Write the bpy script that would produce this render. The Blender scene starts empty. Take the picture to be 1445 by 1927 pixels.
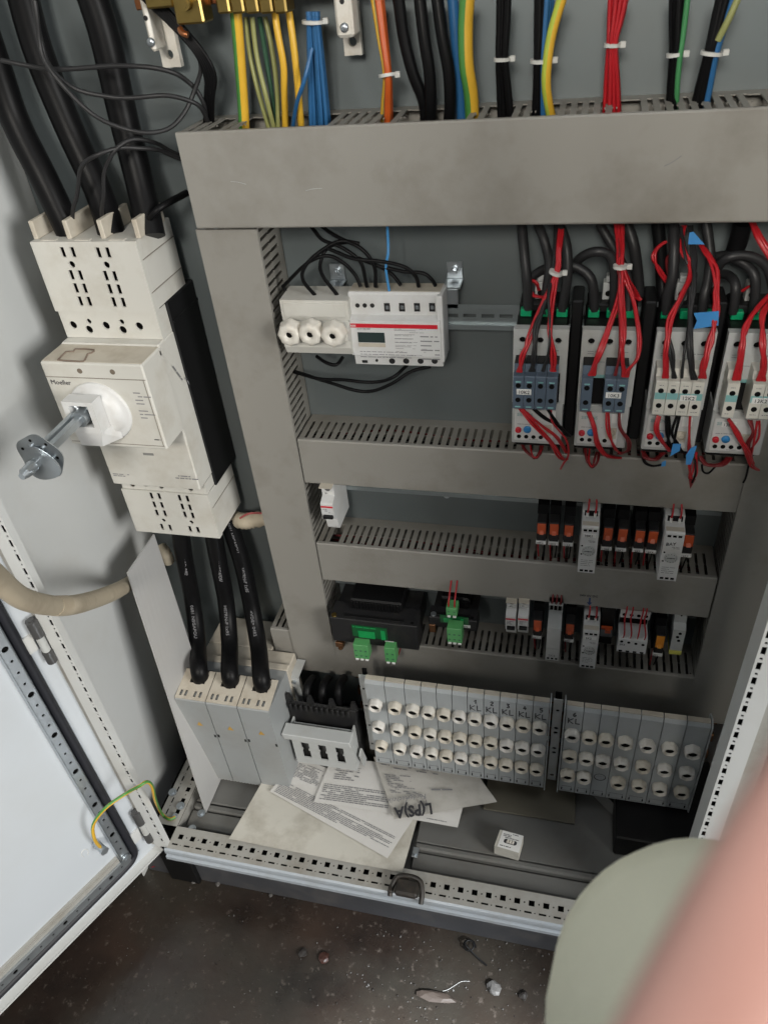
import bpy, bmesh, math, random
from mathutils import Vector, Matrix, noise
random.seed(7)
R_ = math.radians
S = bpy.context.scene
COL = S.collection
# ------------------------------------------------------------------ camera
CF = 1436.25
CR = ((0.97034007, 0.07487887, -0.22985498), (0.22629936, -0.61576161, 0.75473587), (-0.08502211, -0.78436649, -0.6144432))
CC = Vector((0.50199767, -0.94020765, 0.39834451))
cam = bpy.data.objects.new('camera', bpy.data.cameras.new('camera'))
COL.objects.link(cam)
M = Matrix(CR)
r_, d_, f_ = M.col[0], M.col[1], M.col[2]
mm = Matrix.Identity(4)
for i in range(3):
    mm[i][0] = r_[i]; mm[i][1] = -d_[i]; mm[i][2] = -f_[i]; mm[i][3] = CC[i]
cam.matrix_world = mm
cam.data.sensor_fit = 'HORIZONTAL'; cam.data.sensor_width = 36.0
cam.data.lens = CF / 1445 * 36
cam.data.clip_start = 0.005; cam.data.clip_end = 60
cam.data.dof.use_dof = True
cam.data.dof.focus_distance = 1.2
cam.data.dof.aperture_fstop = (cam.data.lens) / 2.8
S.camera = cam
# ------------------------------------------------------------------ world and light
w = bpy.data.worlds.new('World'); S.world = w; w.use_nodes = True
w.node_tree.nodes['Background'].inputs[0].default_value = (0.62, 0.72, 0.85, 1)
w.node_tree.nodes['Background'].inputs[1].default_value = 0.045
def area(name, loc, target, sx, sy, power, color):
    l = bpy.data.lights.new(name, 'AREA'); l.shape = 'RECTANGLE'; l.size = sx; l.size_y = sy; l.energy = power; l.color = color
    o = bpy.data.objects.new(name, l); COL.objects.link(o); o.location = loc
    o.rotation_euler = (Vector(target) - Vector(loc)).to_track_quat('-Z', 'Y').to_euler()
    return o
area('daylight_from_door', (3.0, -1.75, 0.60), (0.0, -0.1, -0.3), 1.1, 1.3, 105, (1.0, 0.985, 0.95))
area('front_fill', (0.40, -2.6, 1.20), (0.2, 0.0, 0.1), 0.8, 0.55, 66, (1.0, 0.95, 0.87))  # added frontal fill lamp; no gate is known there
area('floor_sheen_fill', (.80, -.72, 1.7), (.72, -.7, -1.0), .7, .5, 7, (.93, .96, 1.0))  # overhead lamp added to give the floor a sheen
sp = bpy.data.lights.new('floor_patch_spot', 'SPOT'); sp.energy = 2800; sp.spot_size = R_(13); sp.spot_blend = 1.0; sp.color = (.88, .94, 1.0); sp.shadow_soft_size = .08  # added spot that brightens the floor at lower right
so_ = bpy.data.objects.new('floor_patch_lamp', sp); COL.objects.link(so_); so_.location = (2.1, -1.9, 1.0); so_.rotation_euler = (Vector((.46, -.68, -1.14)) - so_.location).to_track_quat('-Z', 'Y').to_euler()
S.view_settings.view_transform = 'Standard'; S.view_settings.look = 'None'
S.view_settings.exposure = 0.0; S.view_settings.gamma = 1.0
# ------------------------------------------------------------------ projection helpers (world points on a known plane)
def ray(px, py):
    return M @ Vector(((px - 722.5) / CF, (py - 963.5) / CF, 1.0))
def at(px, py, Y):
    v = ray(px, py); return CC + v * ((Y - CC.y) / v.y)
def atz(px, py, Z):
    v = ray(px, py); return CC + v * ((Z - CC.z) / v.z)
def atx(px, py, X):
    v = ray(px, py); return CC + v * ((X - CC.x) / v.x)
ZN = dict(A=(0, 0, 3.0104), B=(400, 0, 2.89), C=(900, 0, 2.6514), D=(0, 380, 2.919), E=(470, 420, 2.949), F=(920, 410, 3.853),
          G=(1170, 410, 3.8545), H=(560, 880, 3.211), I=(930, 900, 2.806), J=(300, 1200, 3.4405), K=(660, 1260, 3.6125),
          L=(1000, 1300, 3.247), M=(0, 960, 2.7514), N=(300, 1420, 2.89), O=(700, 1440, 2.89), P=(200, 1400, 6.568),
          Q=(0, 1540, 4.5156), R=(440, 900, 4.819), S=(230, 960, 4.379), T=(0, 960, 4.82), X=(0, 0, 1))
def z2(zn, x, y):
    a, b, s = ZN[zn]; return a + x / s, b + y / s
def aty(zn, x, y, Y): return at(*z2(zn, x, y), Y)
# ------------------------------------------------------------------ materials
MATS = {}
def mat(name, col, rough=0.5, metal=0.0, var=0.12, scale=30, bump=0.0, bscale=300, dirt=None, dirtamt=0.5, dscale=8, coat=0, stretch=None, spec=None):
    if name in MATS: return MATS[name]
    m = bpy.data.materials.new(name); m.use_nodes = True; MATS[name] = m
    nt = m.node_tree; N = nt.nodes; L = nt.links; p = N['Principled BSDF']
    p.inputs['Roughness'].default_value = rough; p.inputs['Metallic'].default_value = metal
    if coat: p.inputs['Coat Weight'].default_value = coat; p.inputs['Coat Roughness'].default_value = 0.2
    if spec is not None: p.inputs['Specular IOR Level'].default_value = spec
    tc = N.new('ShaderNodeTexCoord'); mp = N.new('ShaderNodeMapping'); L.new(tc.outputs['Object'], mp.inputs[0])
    if stretch: mp.inputs['Scale'].default_value = stretch
    n1 = N.new('ShaderNodeTexNoise'); n1.inputs['Scale'].default_value = scale; n1.inputs['Detail'].default_value = 5
    L.new(mp.outputs[0], n1.inputs['Vector'])
    mx = N.new('ShaderNodeMix'); mx.data_type = 'RGBA'
    c = list(col) + [1]
    mx.inputs[6].default_value = [x * (1 - var) for x in col] + [1]; mx.inputs[7].default_value = [min(1, x * (1 + var)) for x in col] + [1]
    L.new(n1.outputs['Fac'], mx.inputs[0]); out = mx.outputs[2]
    if dirt:
        n2 = N.new('ShaderNodeTexNoise'); n2.inputs['Scale'].default_value = dscale; n2.inputs['Detail'].default_value = 7; n2.inputs['Roughness'].default_value = 0.65
        L.new(tc.outputs['Object'], n2.inputs['Vector'])
        rp = N.new('ShaderNodeMapRange'); rp.inputs[1].default_value = 0.48; rp.inputs[2].default_value = 0.72; rp.inputs[3].default_value = 0; rp.inputs[4].default_value = dirtamt
        L.new(n2.outputs['Fac'], rp.inputs[0])
        m2 = N.new('ShaderNodeMix'); m2.data_type = 'RGBA'; L.new(rp.outputs[0], m2.inputs[0]); L.new(out, m2.inputs[6]); m2.inputs[7].default_value = list(dirt) + [1]
        out = m2.outputs[2]
        r2 = N.new('ShaderNodeMapRange'); r2.inputs[3].default_value = rough - 0.06; r2.inputs[4].default_value = min(1, rough + 0.15); L.new(n2.outputs['Fac'], r2.inputs[0]); L.new(r2.outputs[0], p.inputs['Roughness'])
    L.new(out, p.inputs['Base Color'])
    if bump:
        n3 = N.new('ShaderNodeTexNoise'); n3.inputs['Scale'].default_value = bscale; n3.inputs['Detail'].default_value = 3; L.new(mp.outputs[0], n3.inputs['Vector'])
        b = N.new('ShaderNodeBump'); b.inputs['Strength'].default_value = bump; b.inputs['Distance'].default_value = 0.001
        L.new(n3.outputs['Fac'], b.inputs['Height']); L.new(b.outputs[0], p.inputs['Normal'])
    return m
GREY = mat('duct_plastic', (0.262, 0.252, 0.228), 0.40, var=0.06, scale=5, dirt=(0.13, 0.115, 0.092), dirtamt=0.6, dscale=5.5, bump=0.05, bscale=900)
DBODY = mat('duct_slotted_plastic', (0.235, 0.225, 0.20), 0.5, var=0.08, scale=20, dirt=(0.13, 0.11, 0.085), dirtamt=0.5, dscale=10)
PLATE = mat('galvanised_plate', (0.145, 0.168, 0.172), 0.42, 0.35, var=0.14, scale=9, dirt=(0.16, 0.165, 0.155), dirtamt=0.4, dscale=4, bump=0.04, bscale=500)
WALLM = mat('cabinet_paint', (0.56, 0.575, 0.57), 0.45, var=0.03, scale=5, dirt=(0.40, 0.37, 0.31), dirtamt=0.35, dscale=3, bump=0.06, bscale=700)
DOORM = mat('door_paint', (0.52, 0.56, 0.60), 0.38, var=0.03, scale=5, dirt=(0.42, 0.43, 0.42), dirtamt=0.25, dscale=3, bump=0.05, bscale=700)
FRAME = mat('frame_steel_painted', (0.36, 0.355, 0.33), 0.45, 0.15, var=0.08, scale=14, dirt=(0.20, 0.17, 0.13), dirtamt=0.55, dscale=14)
FLOORP = mat('gland_plate', (0.15, 0.15, 0.142), 0.5, 0.25, var=0.12, scale=10, dirt=(0.12, 0.105, 0.085), dirtamt=0.6, dscale=9)
ZINC = mat('zinc_steel', (0.46, 0.50, 0.53), 0.32, 0.85, var=0.18, scale=40, bump=0.05, bscale=200)
CREAM = mat('cream_plastic', (0.56, 0.552, 0.51), 0.42, var=0.04, scale=10, dirt=(0.38, 0.34, 0.27), dirtamt=0.45, dscale=14, bump=0.03, bscale=900)
CREAM2 = mat('cream_plastic_beige', (0.50, 0.46, 0.385), 0.55, var=0.06, scale=30, dirt=(0.30, 0.24, 0.17), dirtamt=0.5, dscale=22)  # browner, blotched cream, also laid on device tops
WHITE = mat('white_device_plastic', (0.60, 0.605, 0.60), 0.4, var=0.03, scale=30, dirt=(0.42, 0.38, 0.32), dirtamt=0.3, dscale=25)
LGREY = mat('light_grey_plastic', (0.44, 0.455, 0.45), 0.42, var=0.04, scale=20, dirt=(0.30, 0.28, 0.24), dirtamt=0.5, dscale=12, bump=0.04, bscale=800)
FUSEG = mat('fuse_module_grey', (0.37, 0.395, 0.405), 0.42, var=0.04, scale=20, dirt=(0.25, 0.24, 0.21), dirtamt=0.35, dscale=15)
PORC = mat('porcelain_cap', (0.64, 0.615, 0.555), 0.3, var=0.06, scale=60, dirt=(0.40, 0.33, 0.24), dirtamt=0.45, dscale=60)
BLACK = mat('black_plastic', (0.005, 0.005, 0.0055), 0.5, var=0.3, scale=40, spec=.3)
BLK2 = mat('charcoal_plastic', (0.014, 0.014, 0.015), 0.5, var=0.2, scale=40, dirt=(0.04, 0.037, 0.03), dirtamt=0.4, dscale=30, spec=.35)
HOLE = mat('hole_dark', (0.006, 0.006, 0.006), 0.9, var=0.0, spec=0.1)  # near-black fill painting the darkness inside holes and gaps
CABLE = mat('black_cable_sheath', (0.005, 0.005, 0.0055), 0.42, spec=.14, var=0.25, scale=60)
CABLE2 = mat('grey_black_cable', (0.018, 0.018, 0.019), 0.45, spec=.35, var=0.2, scale=60)
RED = mat('red_wire', (0.40, 0.012, 0.018), 0.35, var=0.15, scale=60)
DRED = mat('dark_red_wire', (0.16, 0.012, 0.014), 0.4, var=0.2, scale=60)
GRN = mat('green_insulation', (0.07, 0.24, 0.05), 0.4, var=0.1, scale=60)
YEL = mat('yellow_insulation', (0.66, 0.39, 0.035), 0.4, var=0.08, scale=60)
OLV = mat('olive_insulation', (0.26, 0.27, 0.10), 0.45, var=0.1, scale=60)
DGR = mat('dark_green_insulation', (0.05, 0.13, 0.08), 0.45, var=0.1, scale=60)
BLUE = mat('blue_wire', (0.022, 0.11, 0.26), 0.4, var=0.15, scale=60)
ORG = mat('orange_wire', (0.50, 0.09, 0.015), 0.4, var=0.1, scale=60)
TIE = mat('nylon_tie', (0.55, 0.55, 0.52), 0.35, var=0.05)
BRASS = mat('brass', (0.42, 0.30, 0.10), 0.32, 1.0, var=0.25, scale=60)
COPP = mat('copper', (0.50, 0.20, 0.09), 0.35, 1.0, var=0.2, scale=40)
TCOP = mat('tarnished_copper', (0.20, 0.10, 0.05), 0.45, 0.8, var=0.25, scale=40)
GTERM = mat('green_terminal', (0.09, 0.32, 0.11), 0.4, var=0.08)
GLBL = mat('green_label', (0.01, 0.30, 0.08), 0.3, var=0.2, scale=40)
EMER = mat('emerald_clip', (0.0, 0.27, 0.11), 0.35, var=0.05)
SLATE = mat('slate_blue_plastic', (0.085, 0.115, 0.155), 0.42, var=0.06, scale=30)
TEAL = mat('teal_plastic', (0.20, 0.42, 0.42), 0.4, var=0.05)
AUXW = mat('ivory_plastic', (0.60, 0.585, 0.53), 0.4, var=0.03, scale=30)
ORNG = mat('orange_relay', (0.50, 0.075, 0.015), 0.42, var=0.12, scale=60)
AMBER = mat('amber_relay', (0.70, 0.26, 0.02), 0.3, var=0.12, scale=60)
YLW = mat('yellow_tag', (0.62, 0.60, 0.12), 0.4, var=0.05)
REDP = mat('red_print', (0.55, 0.015, 0.03), 0.4, var=0.03)
BLUP = mat('blue_dial', (0.03, 0.22, 0.50), 0.35, var=0.05)
INK = mat('ink', (0.03, 0.03, 0.035), 0.6, var=0.0)
INKG = mat('ink_grey', (0.20, 0.20, 0.21), 0.6, var=0.0)
INKT = mat('ink_teal', (0.16, 0.34, 0.35), 0.6, var=0.0)
LCD = mat('lcd_glass', (0.03, 0.045, 0.045), 0.12, var=0.1)
LABEL = mat('white_label', (0.72, 0.72, 0.70), 0.45, var=0.03)
BTAPE = mat('blue_tape', (0.05, 0.24, 0.55), 0.45, var=0.1, scale=60)
BEIGE = mat('beige_conduit', (0.47, 0.41, 0.31), 0.5, var=0.08, scale=20, dirt=(0.26, 0.21, 0.15), dirtamt=0.5, dscale=18)
RUBBER = mat('rubber_gasket', (0.012, 0.013, 0.018), 0.55, var=0.2, scale=60)
PAPER = mat('paper_white', (0.60, 0.59, 0.565), 0.7, var=0.03, scale=20, dirt=(0.42, 0.38, 0.32), dirtamt=0.3, dscale=12)
PAPERD = mat('paper_dirty', (0.52, 0.505, 0.45), 0.75, var=0.06, scale=30, dirt=(0.25, 0.22, 0.17), dirtamt=0.6, dscale=13, bump=0.3, bscale=60)
PAPERG = mat('paper_greyed', (0.47, 0.455, 0.42), 0.7, var=0.06, scale=20, dirt=(0.26, 0.24, 0.20), dirtamt=0.6, dscale=11, bump=0.3, bscale=50)
SKINM = mat('skin', (0.66, 0.36, 0.30), 0.5, var=0.22, scale=40, bump=0.1, bscale=150)
CLOTH = mat('sage_sleeve_cloth', (0.80, 0.79, 0.62), 0.85, var=0.08, scale=18, bump=0.4, bscale=900)
PURPLE = mat('plinth_paint', (0.05, 0.052, 0.058), 0.4, 0.0, var=0.2, scale=15, dirt=(0.13, 0.12, 0.11), dirtamt=0.4, dscale=16)
# ------------------------------------------------------------------ mesh builder
class MB:
    def __init__(s): s.v = []; s.f = []; s.m = []; s.sm = []
    def add(s, vs, fs, mi=0, smooth=False):
        b = len(s.v); s.v += [tuple(x) for x in vs]
        for f in fs: s.f.append([b + i for i in f]); s.m.append(mi); s.sm.append(smooth)
        return s
    def hexa(s, p, mi=0):
        return s.add(p, [(0, 3, 2, 1), (4, 5, 6, 7), (0, 1, 5, 4), (1, 2, 6, 5), (2, 3, 7, 6), (3, 0, 4, 7)], mi)
    def box(s, x0, x1, y0, y1, z0, z1, mi=0):
        return s.hexa([(x0, y0, z0), (x1, y0, z0), (x1, y1, z0), (x0, y1, z0), (x0, y0, z1), (x1, y0, z1), (x1, y1, z1), (x0, y1, z1)], mi)
    def cbox(s, x0, x1, y0, y1, z0, z1, b=0.001, mi=0):
        X = (x0, x1); Y = (y0, y1); Z = (z0, z1); vs = []; ix = {}
        b = min(b, abs(x1 - x0) * .4, abs(y1 - y0) * .4, abs(z1 - z0) * .4)
        for i in (0, 1):
            for j in (0, 1):
                for k in (0, 1):
                    p = [X[i], Y[j], Z[k]]; sg = [1 - 2 * i, 1 - 2 * j, 1 - 2 * k]
                    for a in range(3):
                        q = [p[c] + (sg[c] * b if c != a else 0) for c in range(3)]
                        ix[(i, j, k, a)] = len(vs); vs.append(q)
        fs = []
        for k in (0, 1):
            fs.append([ix[(i, j, k, 2)] for i, j in ((0, 0), (1, 0), (1, 1), (0, 1))])
            fs.append([ix[(i, k, j, 1)] for i, j in ((0, 0), (1, 0), (1, 1), (0, 1))])
            fs.append([ix[(k, i, j, 0)] for i, j in ((0, 0), (1, 0), (1, 1), (0, 1))])
        for i in (0, 1):
            for j in (0, 1):
                fs.append([ix[(i, j, 0, 0)], ix[(i, j, 1, 0)], ix[(i, j, 1, 1)], ix[(i, j, 0, 1)]])
                fs.append([ix[(i, 0, j, 0)], ix[(i, 1, j, 0)], ix[(i, 1, j, 2)], ix[(i, 0, j, 2)]])
                fs.append([ix[(0, i, j, 1)], ix[(1, i, j, 1)], ix[(1, i, j, 2)], ix[(0, i, j, 2)]])
                for k in (0, 1): fs.append([ix[(i, j, k, a)] for a in range(3)])
        return s.add(vs, fs, mi)
    def prism(s, prof, x0, x1, mi=0):           # prof: list of (y, z), extruded along x
        n = len(prof)
        vs = [(x0, y, z) for y, z in prof] + [(x1, y, z) for y, z in prof]
        fs = [tuple(range(n)), tuple(range(2 * n - 1, n - 1, -1))] + [(i, (i + 1) % n, n + (i + 1) % n, n + i) for i in range(n)]
        return s.add(vs, fs, mi)
    def cyl(s, p0, p1, r, n=12, mi=0, r1=None, caps=True):
        p0 = Vector(p0); p1 = Vector(p1); r1 = r if r1 is None else r1
        a = (p1 - p0).normalized(); u = a.orthogonal().normalized(); v = a.cross(u)
        ring = [u * math.cos(2 * math.pi * i / n) + v * math.sin(2 * math.pi * i / n) for i in range(n)]
        s.add([p0 + q * r for q in ring] + [p1 + q * r1 for q in ring], [(i, (i + 1) % n, n + (i + 1) % n, n + i) for i in range(n)], mi, n > 6)
        if caps:
            s.add([p0 + q * r for q in ring], [tuple(range(n))], mi); s.add([p1 + q * r1 for q in ring], [tuple(range(n))], mi)
        return s
    def disc(s, c, nrm, r, n=12, mi=0):
        nrm = Vector(nrm).normalized(); return s.cyl(Vector(c), Vector(c) + nrm * 0.0004, r, n, mi)
    def lathe(s, c, axis, prof, n=20, mi=0, wob=0.0, wn=6, ph=0, sm=True):
        c = Vector(c); a = Vector(axis).normalized(); u = a.orthogonal().normalized(); v = a.cross(u)
        vs = []
        for t, r in prof:
            for i in range(n):
                th = 2 * math.pi * i / n; rr = r * (1 + wob * math.cos(wn * th + ph))
                vs.append(c + a * t + (u * math.cos(th) + v * math.sin(th)) * rr)
        fs = []
        for k in range(len(prof) - 1):
            for i in range(n): fs.append((k * n + i, k * n + (i + 1) % n, (k + 1) * n + (i + 1) % n, (k + 1) * n + i))
        s.add(vs, fs, mi, sm)
        return s
    def tube(s, pts, r, n=8, mi=0, sub=6, stripe=None, twist=0.0, rip=0.0, flat=1.0, nw=0.0):
        P = [Vector(p) for p in pts]; Q = []
        for i in range(len(P) - 1):
            a = P[max(i - 1, 0)]; b = P[i]; c = P[i + 1]; d = P[min(i + 2, len(P) - 1)]
            for k in range(sub):
                t = k / sub
                Q.append(0.5 * ((2 * b) + (c - a) * t + (2 * a - 5 * b + 4 * c - d) * t * t + (3 * b - a - 3 * c + d) * t ** 3))
        Q.append(P[-1])
        if nw: Q = [q + Vector((noise.noise(q * 25 + Vector((r * 999, 0, 0))), noise.noise(q * 25 + Vector((9, r * 999, 4))), 0)) * nw for q in Q]
        T0 = (Q[1] - Q[0]).normalized(); u = Vector((1, 0, 0)) if abs(T0.x) < .9 else T0.orthogonal().normalized(); vs = []
        for i, q in enumerate(Q):
            T = (Q[min(i + 1, len(Q) - 1)] - Q[max(i - 1, 0)]).normalized()
            u = (u - T * u.dot(T)).normalized(); v = T.cross(u)
            rr = r * (1 + rip * (1 if i % 2 else -1))
            for j in range(n):
                th = 2 * math.pi * j / n + twist * i
                vs.append(q + u * math.cos(th) * rr + v * math.sin(th) * rr * flat)
        b = len(s.v); s.v += [tuple(x) for x in vs]
        for i in range(len(Q) - 1):
            for j in range(n):
                s.f.append([b + i * n + j, b + i * n + (j + 1) % n, b + (i + 1) * n + (j + 1) % n, b + (i + 1) * n + j])
                s.m.append(stripe[j * len(stripe) // n] if stripe else mi); s.sm.append(True)
        for k in (0, len(Q) - 1):
            s.add([vs[k * n + j] for j in range(n)], [tuple(range(n))], stripe[0] if stripe else mi)
        return s
    def perf(s, O, U, V, W, H, t, rects=(), rounds=(), mi=0, n=12):
        O = Vector(O); U = Vector(U).normalized(); V = Vector(V).normalized(); Nn = U.cross(V) * t
        sq = [(a - r * 1.2, b - r * 1.2, a + r * 1.2, b + r * 1.2) for a, b, r in rounds]
        us = {0, W}; vs_ = {0, H}
        allr = [tuple(q) for q in rects] + sq
        allr = [(max(0, a), max(0, b), min(W, c), min(H, d)) for a, b, c, d in allr]
        for a, b, c, d in allr: us |= {round(a, 6), round(c, 6)}; vs_ |= {round(b, 6), round(d, 6)}
        us = sorted(us); vs_ = sorted(vs_)
        nu, nv = len(us) - 1, len(vs_) - 1
        fill = [[True] * nv for _ in range(nu)]
        e = 1e-6
        for a, b, c, d in allr:
            for i in range(nu):
                if us[i] > a - 2 * e and us[i + 1] < c + 2 * e:
                    for j in range(nv):
                        if vs_[j] > b - 2 * e and vs_[j + 1] < d + 2 * e: fill[i][j] = False
        # merge vertically alike rows: emit runs along u where column pattern equal
        def P(a, b, k): return O + U * a + V * b + (Nn if k else Vector((0, 0, 0)))
        rsq = set()
        for i in range(nu):
            j = 0
            while j < nv:
                if not fill[i][j]: j += 1; continue
                k = j
                while k + 1 < nv and fill[i][k + 1]: k += 1
                a, c, b, d = us[i], us[i + 1], vs_[j], vs_[k + 1]
                s.add([P(a, b, 1), P(c, b, 1), P(c, d, 1), P(a, d, 1)], [(0, 1, 2, 3)], mi)
                s.add([P(a, b, 0), P(c, b, 0), P(c, d, 0), P(a, d, 0)], [(3, 2, 1, 0)], mi)
                s.add([P(a, b, 0), P(c, b, 0), P(c, b, 1), P(a, b, 1)], [(0, 1, 2, 3)], mi)
                s.add([P(a, d, 0), P(c, d, 0), P(c, d, 1), P(a, d, 1)], [(3, 2, 1, 0)], mi)
                j = k + 1
            for j in range(nv):
                if not fill[i][j]: continue
                b, d = vs_[j], vs_[j + 1]
                if i == 0 or not fill[i - 1][j]: s.add([P(us[i], b, 0), P(us[i], d, 0), P(us[i], d, 1), P(us[i], b, 1)], [(3, 2, 1, 0)], mi)
                if i == nu - 1 or not fill[i + 1][j]: s.add([P(us[i + 1], b, 0), P(us[i + 1], d, 0), P(us[i + 1], d, 1), P(us[i + 1], b, 1)], [(0, 1, 2, 3)], mi)
        for (a, b, r), (x0, y0, x1, y1) in zip(rounds, sq):
            cs = [(x1, y1), (x0, y1), (x0, y0), (x1, y0)]
            ring = [(a + r * math.cos(2 * math.pi * i / n), b + r * math.sin(2 * math.pi * i / n)) for i in range(n)]
            q = n // 4
            for k in (1, 0):
                vs = [P(*c, k) for c in cs] + [P(*c, k) for c in ring]; fs = []
                for c in range(4):
                    for i in range(q): fs.append((c, 4 + c * q + i, 4 + (c * q + i + 1) % n))
                    fs.append((c, 4 + ((c + 1) * q) % n, (c + 1) % 4))
                s.add(vs, fs, mi)
            vs = [P(*c, 0) for c in ring] + [P(*c, 1) for c in ring]
            s.add(vs, [(i, (i + 1) % n, n + (i + 1) % n, n + i) for i in range(n)], mi, True)
        return s
    def mesh(s, name, mats, recalc=True):
        me = bpy.data.meshes.new(name); me.from_pydata(s.v, [], s.f)
        if not isinstance(mats, (list, tuple)): mats = [mats]
        for m in mats: me.materials.append(m)
        me.polygons.foreach_set('material_index', s.m); me.polygons.foreach_set('use_smooth', s.sm)
        if recalc:
            bm = bmesh.new(); bm.from_mesh(me); bmesh.ops.recalc_face_normals(bm, faces=bm.faces); bm.to_mesh(me); bm.free()
        me.update(); return me
    def build(s, name, mats, parent=None, label=None, recalc=True):
        o = bpy.data.objects.new(name, s.mesh(name, mats, recalc)); COL.objects.link(o)
        if parent: setp(o, parent)
        if label: o['label'] = label
        return o
def setp(o, parent):
    o.parent = parent
    q = Vector((0, 0, 0)); p = parent
    while p: q += p.location; p = p.parent
    o.location = o.location - q       # parents carry no rotation
def thing(name, label, cat, loc=(0, 0, 0), group=None):
    o = bpy.data.objects.new(name, None); COL.objects.link(o); o.location = loc; o.empty_display_size = 0.02
    o['label'] = label; o['category'] = cat
    if group: o['group'] = group
    return o
def tag(o, label, cat, group=None):
    o['label'] = label; o['category'] = cat
    if group: o['group'] = group
    return o
def inst(name, me, loc, parent=None):
    o = bpy.data.objects.new(name, me); COL.objects.link(o); o.location = loc
    if parent: setp(o, parent)
    return o
def text(s, size, O, U, V, m, parent=None, name='lettering', align='LEFT', sx=1.0, ext=0.0002):
    cu = bpy.data.curves.new('t', 'FONT'); cu.body = s; cu.size = size; cu.offset = size * .035 if name == 'logo_lettering' and size > .02 else 0; cu.extrude = ext; cu.align_x = align; cu.resolution_u = 2
    ob = bpy.data.objects.new('t', cu); me = bpy.data.meshes.new_from_object(ob)
    U = Vector(U).normalized(); V = Vector(V).normalized(); Nn = U.cross(V)
    T = Matrix(((U.x * sx, V.x, Nn.x, O[0]), (U.y * sx, V.y, Nn.y, O[1]), (U.z * sx, V.z, Nn.z, O[2]), (0, 0, 0, 1)))
    me.transform(T); me.materials.clear(); me.materials.append(m); me.name = name
    bpy.data.objects.remove(ob)
    o = bpy.data.objects.new(name, me); COL.objects.link(o)
    if parent: setp(o, parent)
    return o
def prints(b, O, U, V, W, H, rows, mi=0, fill=0.8, h=0.45, seed=0):
    rg = random.Random(seed); O = Vector(O); U = Vector(U).normalized(); V = Vector(V).normalized(); Nn = U.cross(V) * 0.0003
    rh = H / rows
    for k in range(rows):
        x = 0; end = W * (rg.uniform(0.5, 1.0) if rg.random() > 0.4 else 1.0)
        while x < end:
            l = rh * rg.uniform(0.6, 3.0); l = min(l, end - x)
            if rg.random() < fill:
                p = O + U * x - V * (rh * k) + Nn
                b.add([p, p + U * l, p + U * l - V * rh * h, p - V * rh * h], [(0, 1, 2, 3)], mi)
            x += l + rh * 0.35
    return b
def tiegeo(b, c, axis, r, w=0.0035, mi=0, head=(1, 0, 0)):
    c = Vector(c); a = Vector(axis).normalized()
    b.cyl(c - a * w / 2, c + a * w / 2, r, 14, mi)
    h = Vector(head).normalized() * (r + 0.002)
    q = c + h; b.cbox(q.x - .003, q.x + .003, q.y - .003, q.y + .002, q.z - .003, q.z + .003, .0006, mi)
    return b
FY = Vector((0, -1, 0)); UX = Vector((1, 0, 0)); UZ = Vector((0, 0, 1))
# ================================================================== THE SETTING
b = MB(); N_ = 60
for i in range(N_):
    pass
b.add([(-4, -5, -1.14), (6, -5, -1.14), (6, 3, -1.14), (-4, 3, -1.14)], [(0, 1, 2, 3)])
def floor_mat():
    m = bpy.data.materials.new('worn_floor'); m.use_nodes = True; nt = m.node_tree; N = nt.nodes; L = nt.links; p = N['Principled BSDF']
    tc = N.new('ShaderNodeTexCoord')
    def nz(sc, det=6, ro=.6):
        n = N.new('ShaderNodeTexNoise'); n.inputs['Scale'].default_value = sc; n.inputs['Detail'].default_value = det; n.inputs['Roughness'].default_value = ro; L.new(tc.outputs['Object'], n.inputs['Vector']); return n
    def ramp(src, a, b_, c0, c1):
        r = N.new('ShaderNodeValToRGB'); r.color_ramp.elements[0].position = a; r.color_ramp.elements[1].position = b_
        r.color_ramp.elements[0].color = c0; r.color_ramp.elements[1].color = c1; L.new(src, r.inputs[0]); return r
    r1 = ramp(nz(6).outputs['Fac'], .3, .7, (0.010, 0.008, 0.007, 1), (0.036, 0.024, 0.018, 1))
    r2 = ramp(nz(2.3).outputs['Fac'], .42, .62, (0, 0, 0, 1), (1, 1, 1, 1))
    m1 = N.new('ShaderNodeMix'); m1.data_type = 'RGBA'; L.new(r2.outputs[0], m1.inputs[0]); L.new(r1.outputs[0], m1.inputs[6]); m1.inputs[7].default_value = (0.035, 0.032, 0.026, 1)
    r3 = ramp(nz(70, 4, .7).outputs['Fac'], .60, .72, (0, 0, 0, 1), (.6, .6, .6, 1))
    m2 = N.new('ShaderNodeMix'); m2.data_type = 'RGBA'; L.new(r3.outputs[0], m2.inputs[0]); L.new(m1.outputs[2], m2.inputs[6]); m2.inputs[7].default_value = (0.12, 0.10, 0.085, 1)
    L.new(m2.outputs[2], p.inputs['Base Color'])
    rr = N.new('ShaderNodeMapRange'); rr.inputs[3].default_value = .12; rr.inputs[4].default_value = .38; L.new(nz(14).outputs['Fac'], rr.inputs[0]); L.new(rr.outputs[0], p.inputs['Roughness'])
    bp = N.new('ShaderNodeBump'); bp.inputs['Strength'].default_value = .35; bp.inputs['Distance'].default_value = .002; L.new(nz(55, 6, .65).outputs['Fac'], bp.inputs['Height'])
    v = N.new('ShaderNodeTexVoronoi'); v.inputs['Scale'].default_value = 90; L.new(tc.outputs['Object'], v.inputs['Vector'])
    vr = N.new('ShaderNodeMapRange'); vr.inputs[1].default_value = 0; vr.inputs[2].default_value = .16; L.new(v.outputs['Distance'], vr.inputs[0])
    b2 = N.new('ShaderNodeBump'); b2.inputs['Strength'].default_value = .22; b2.inputs['Distance'].default_value = .003; L.new(vr.outputs[0], b2.inputs['Height']); L.new(bp.outputs[0], b2.inputs['Normal'])
    L.new(b2.outputs[0], p.inputs['Normal'])
    return m
fl = b.build('floor', floor_mat()); fl['kind'] = 'structure'
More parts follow.
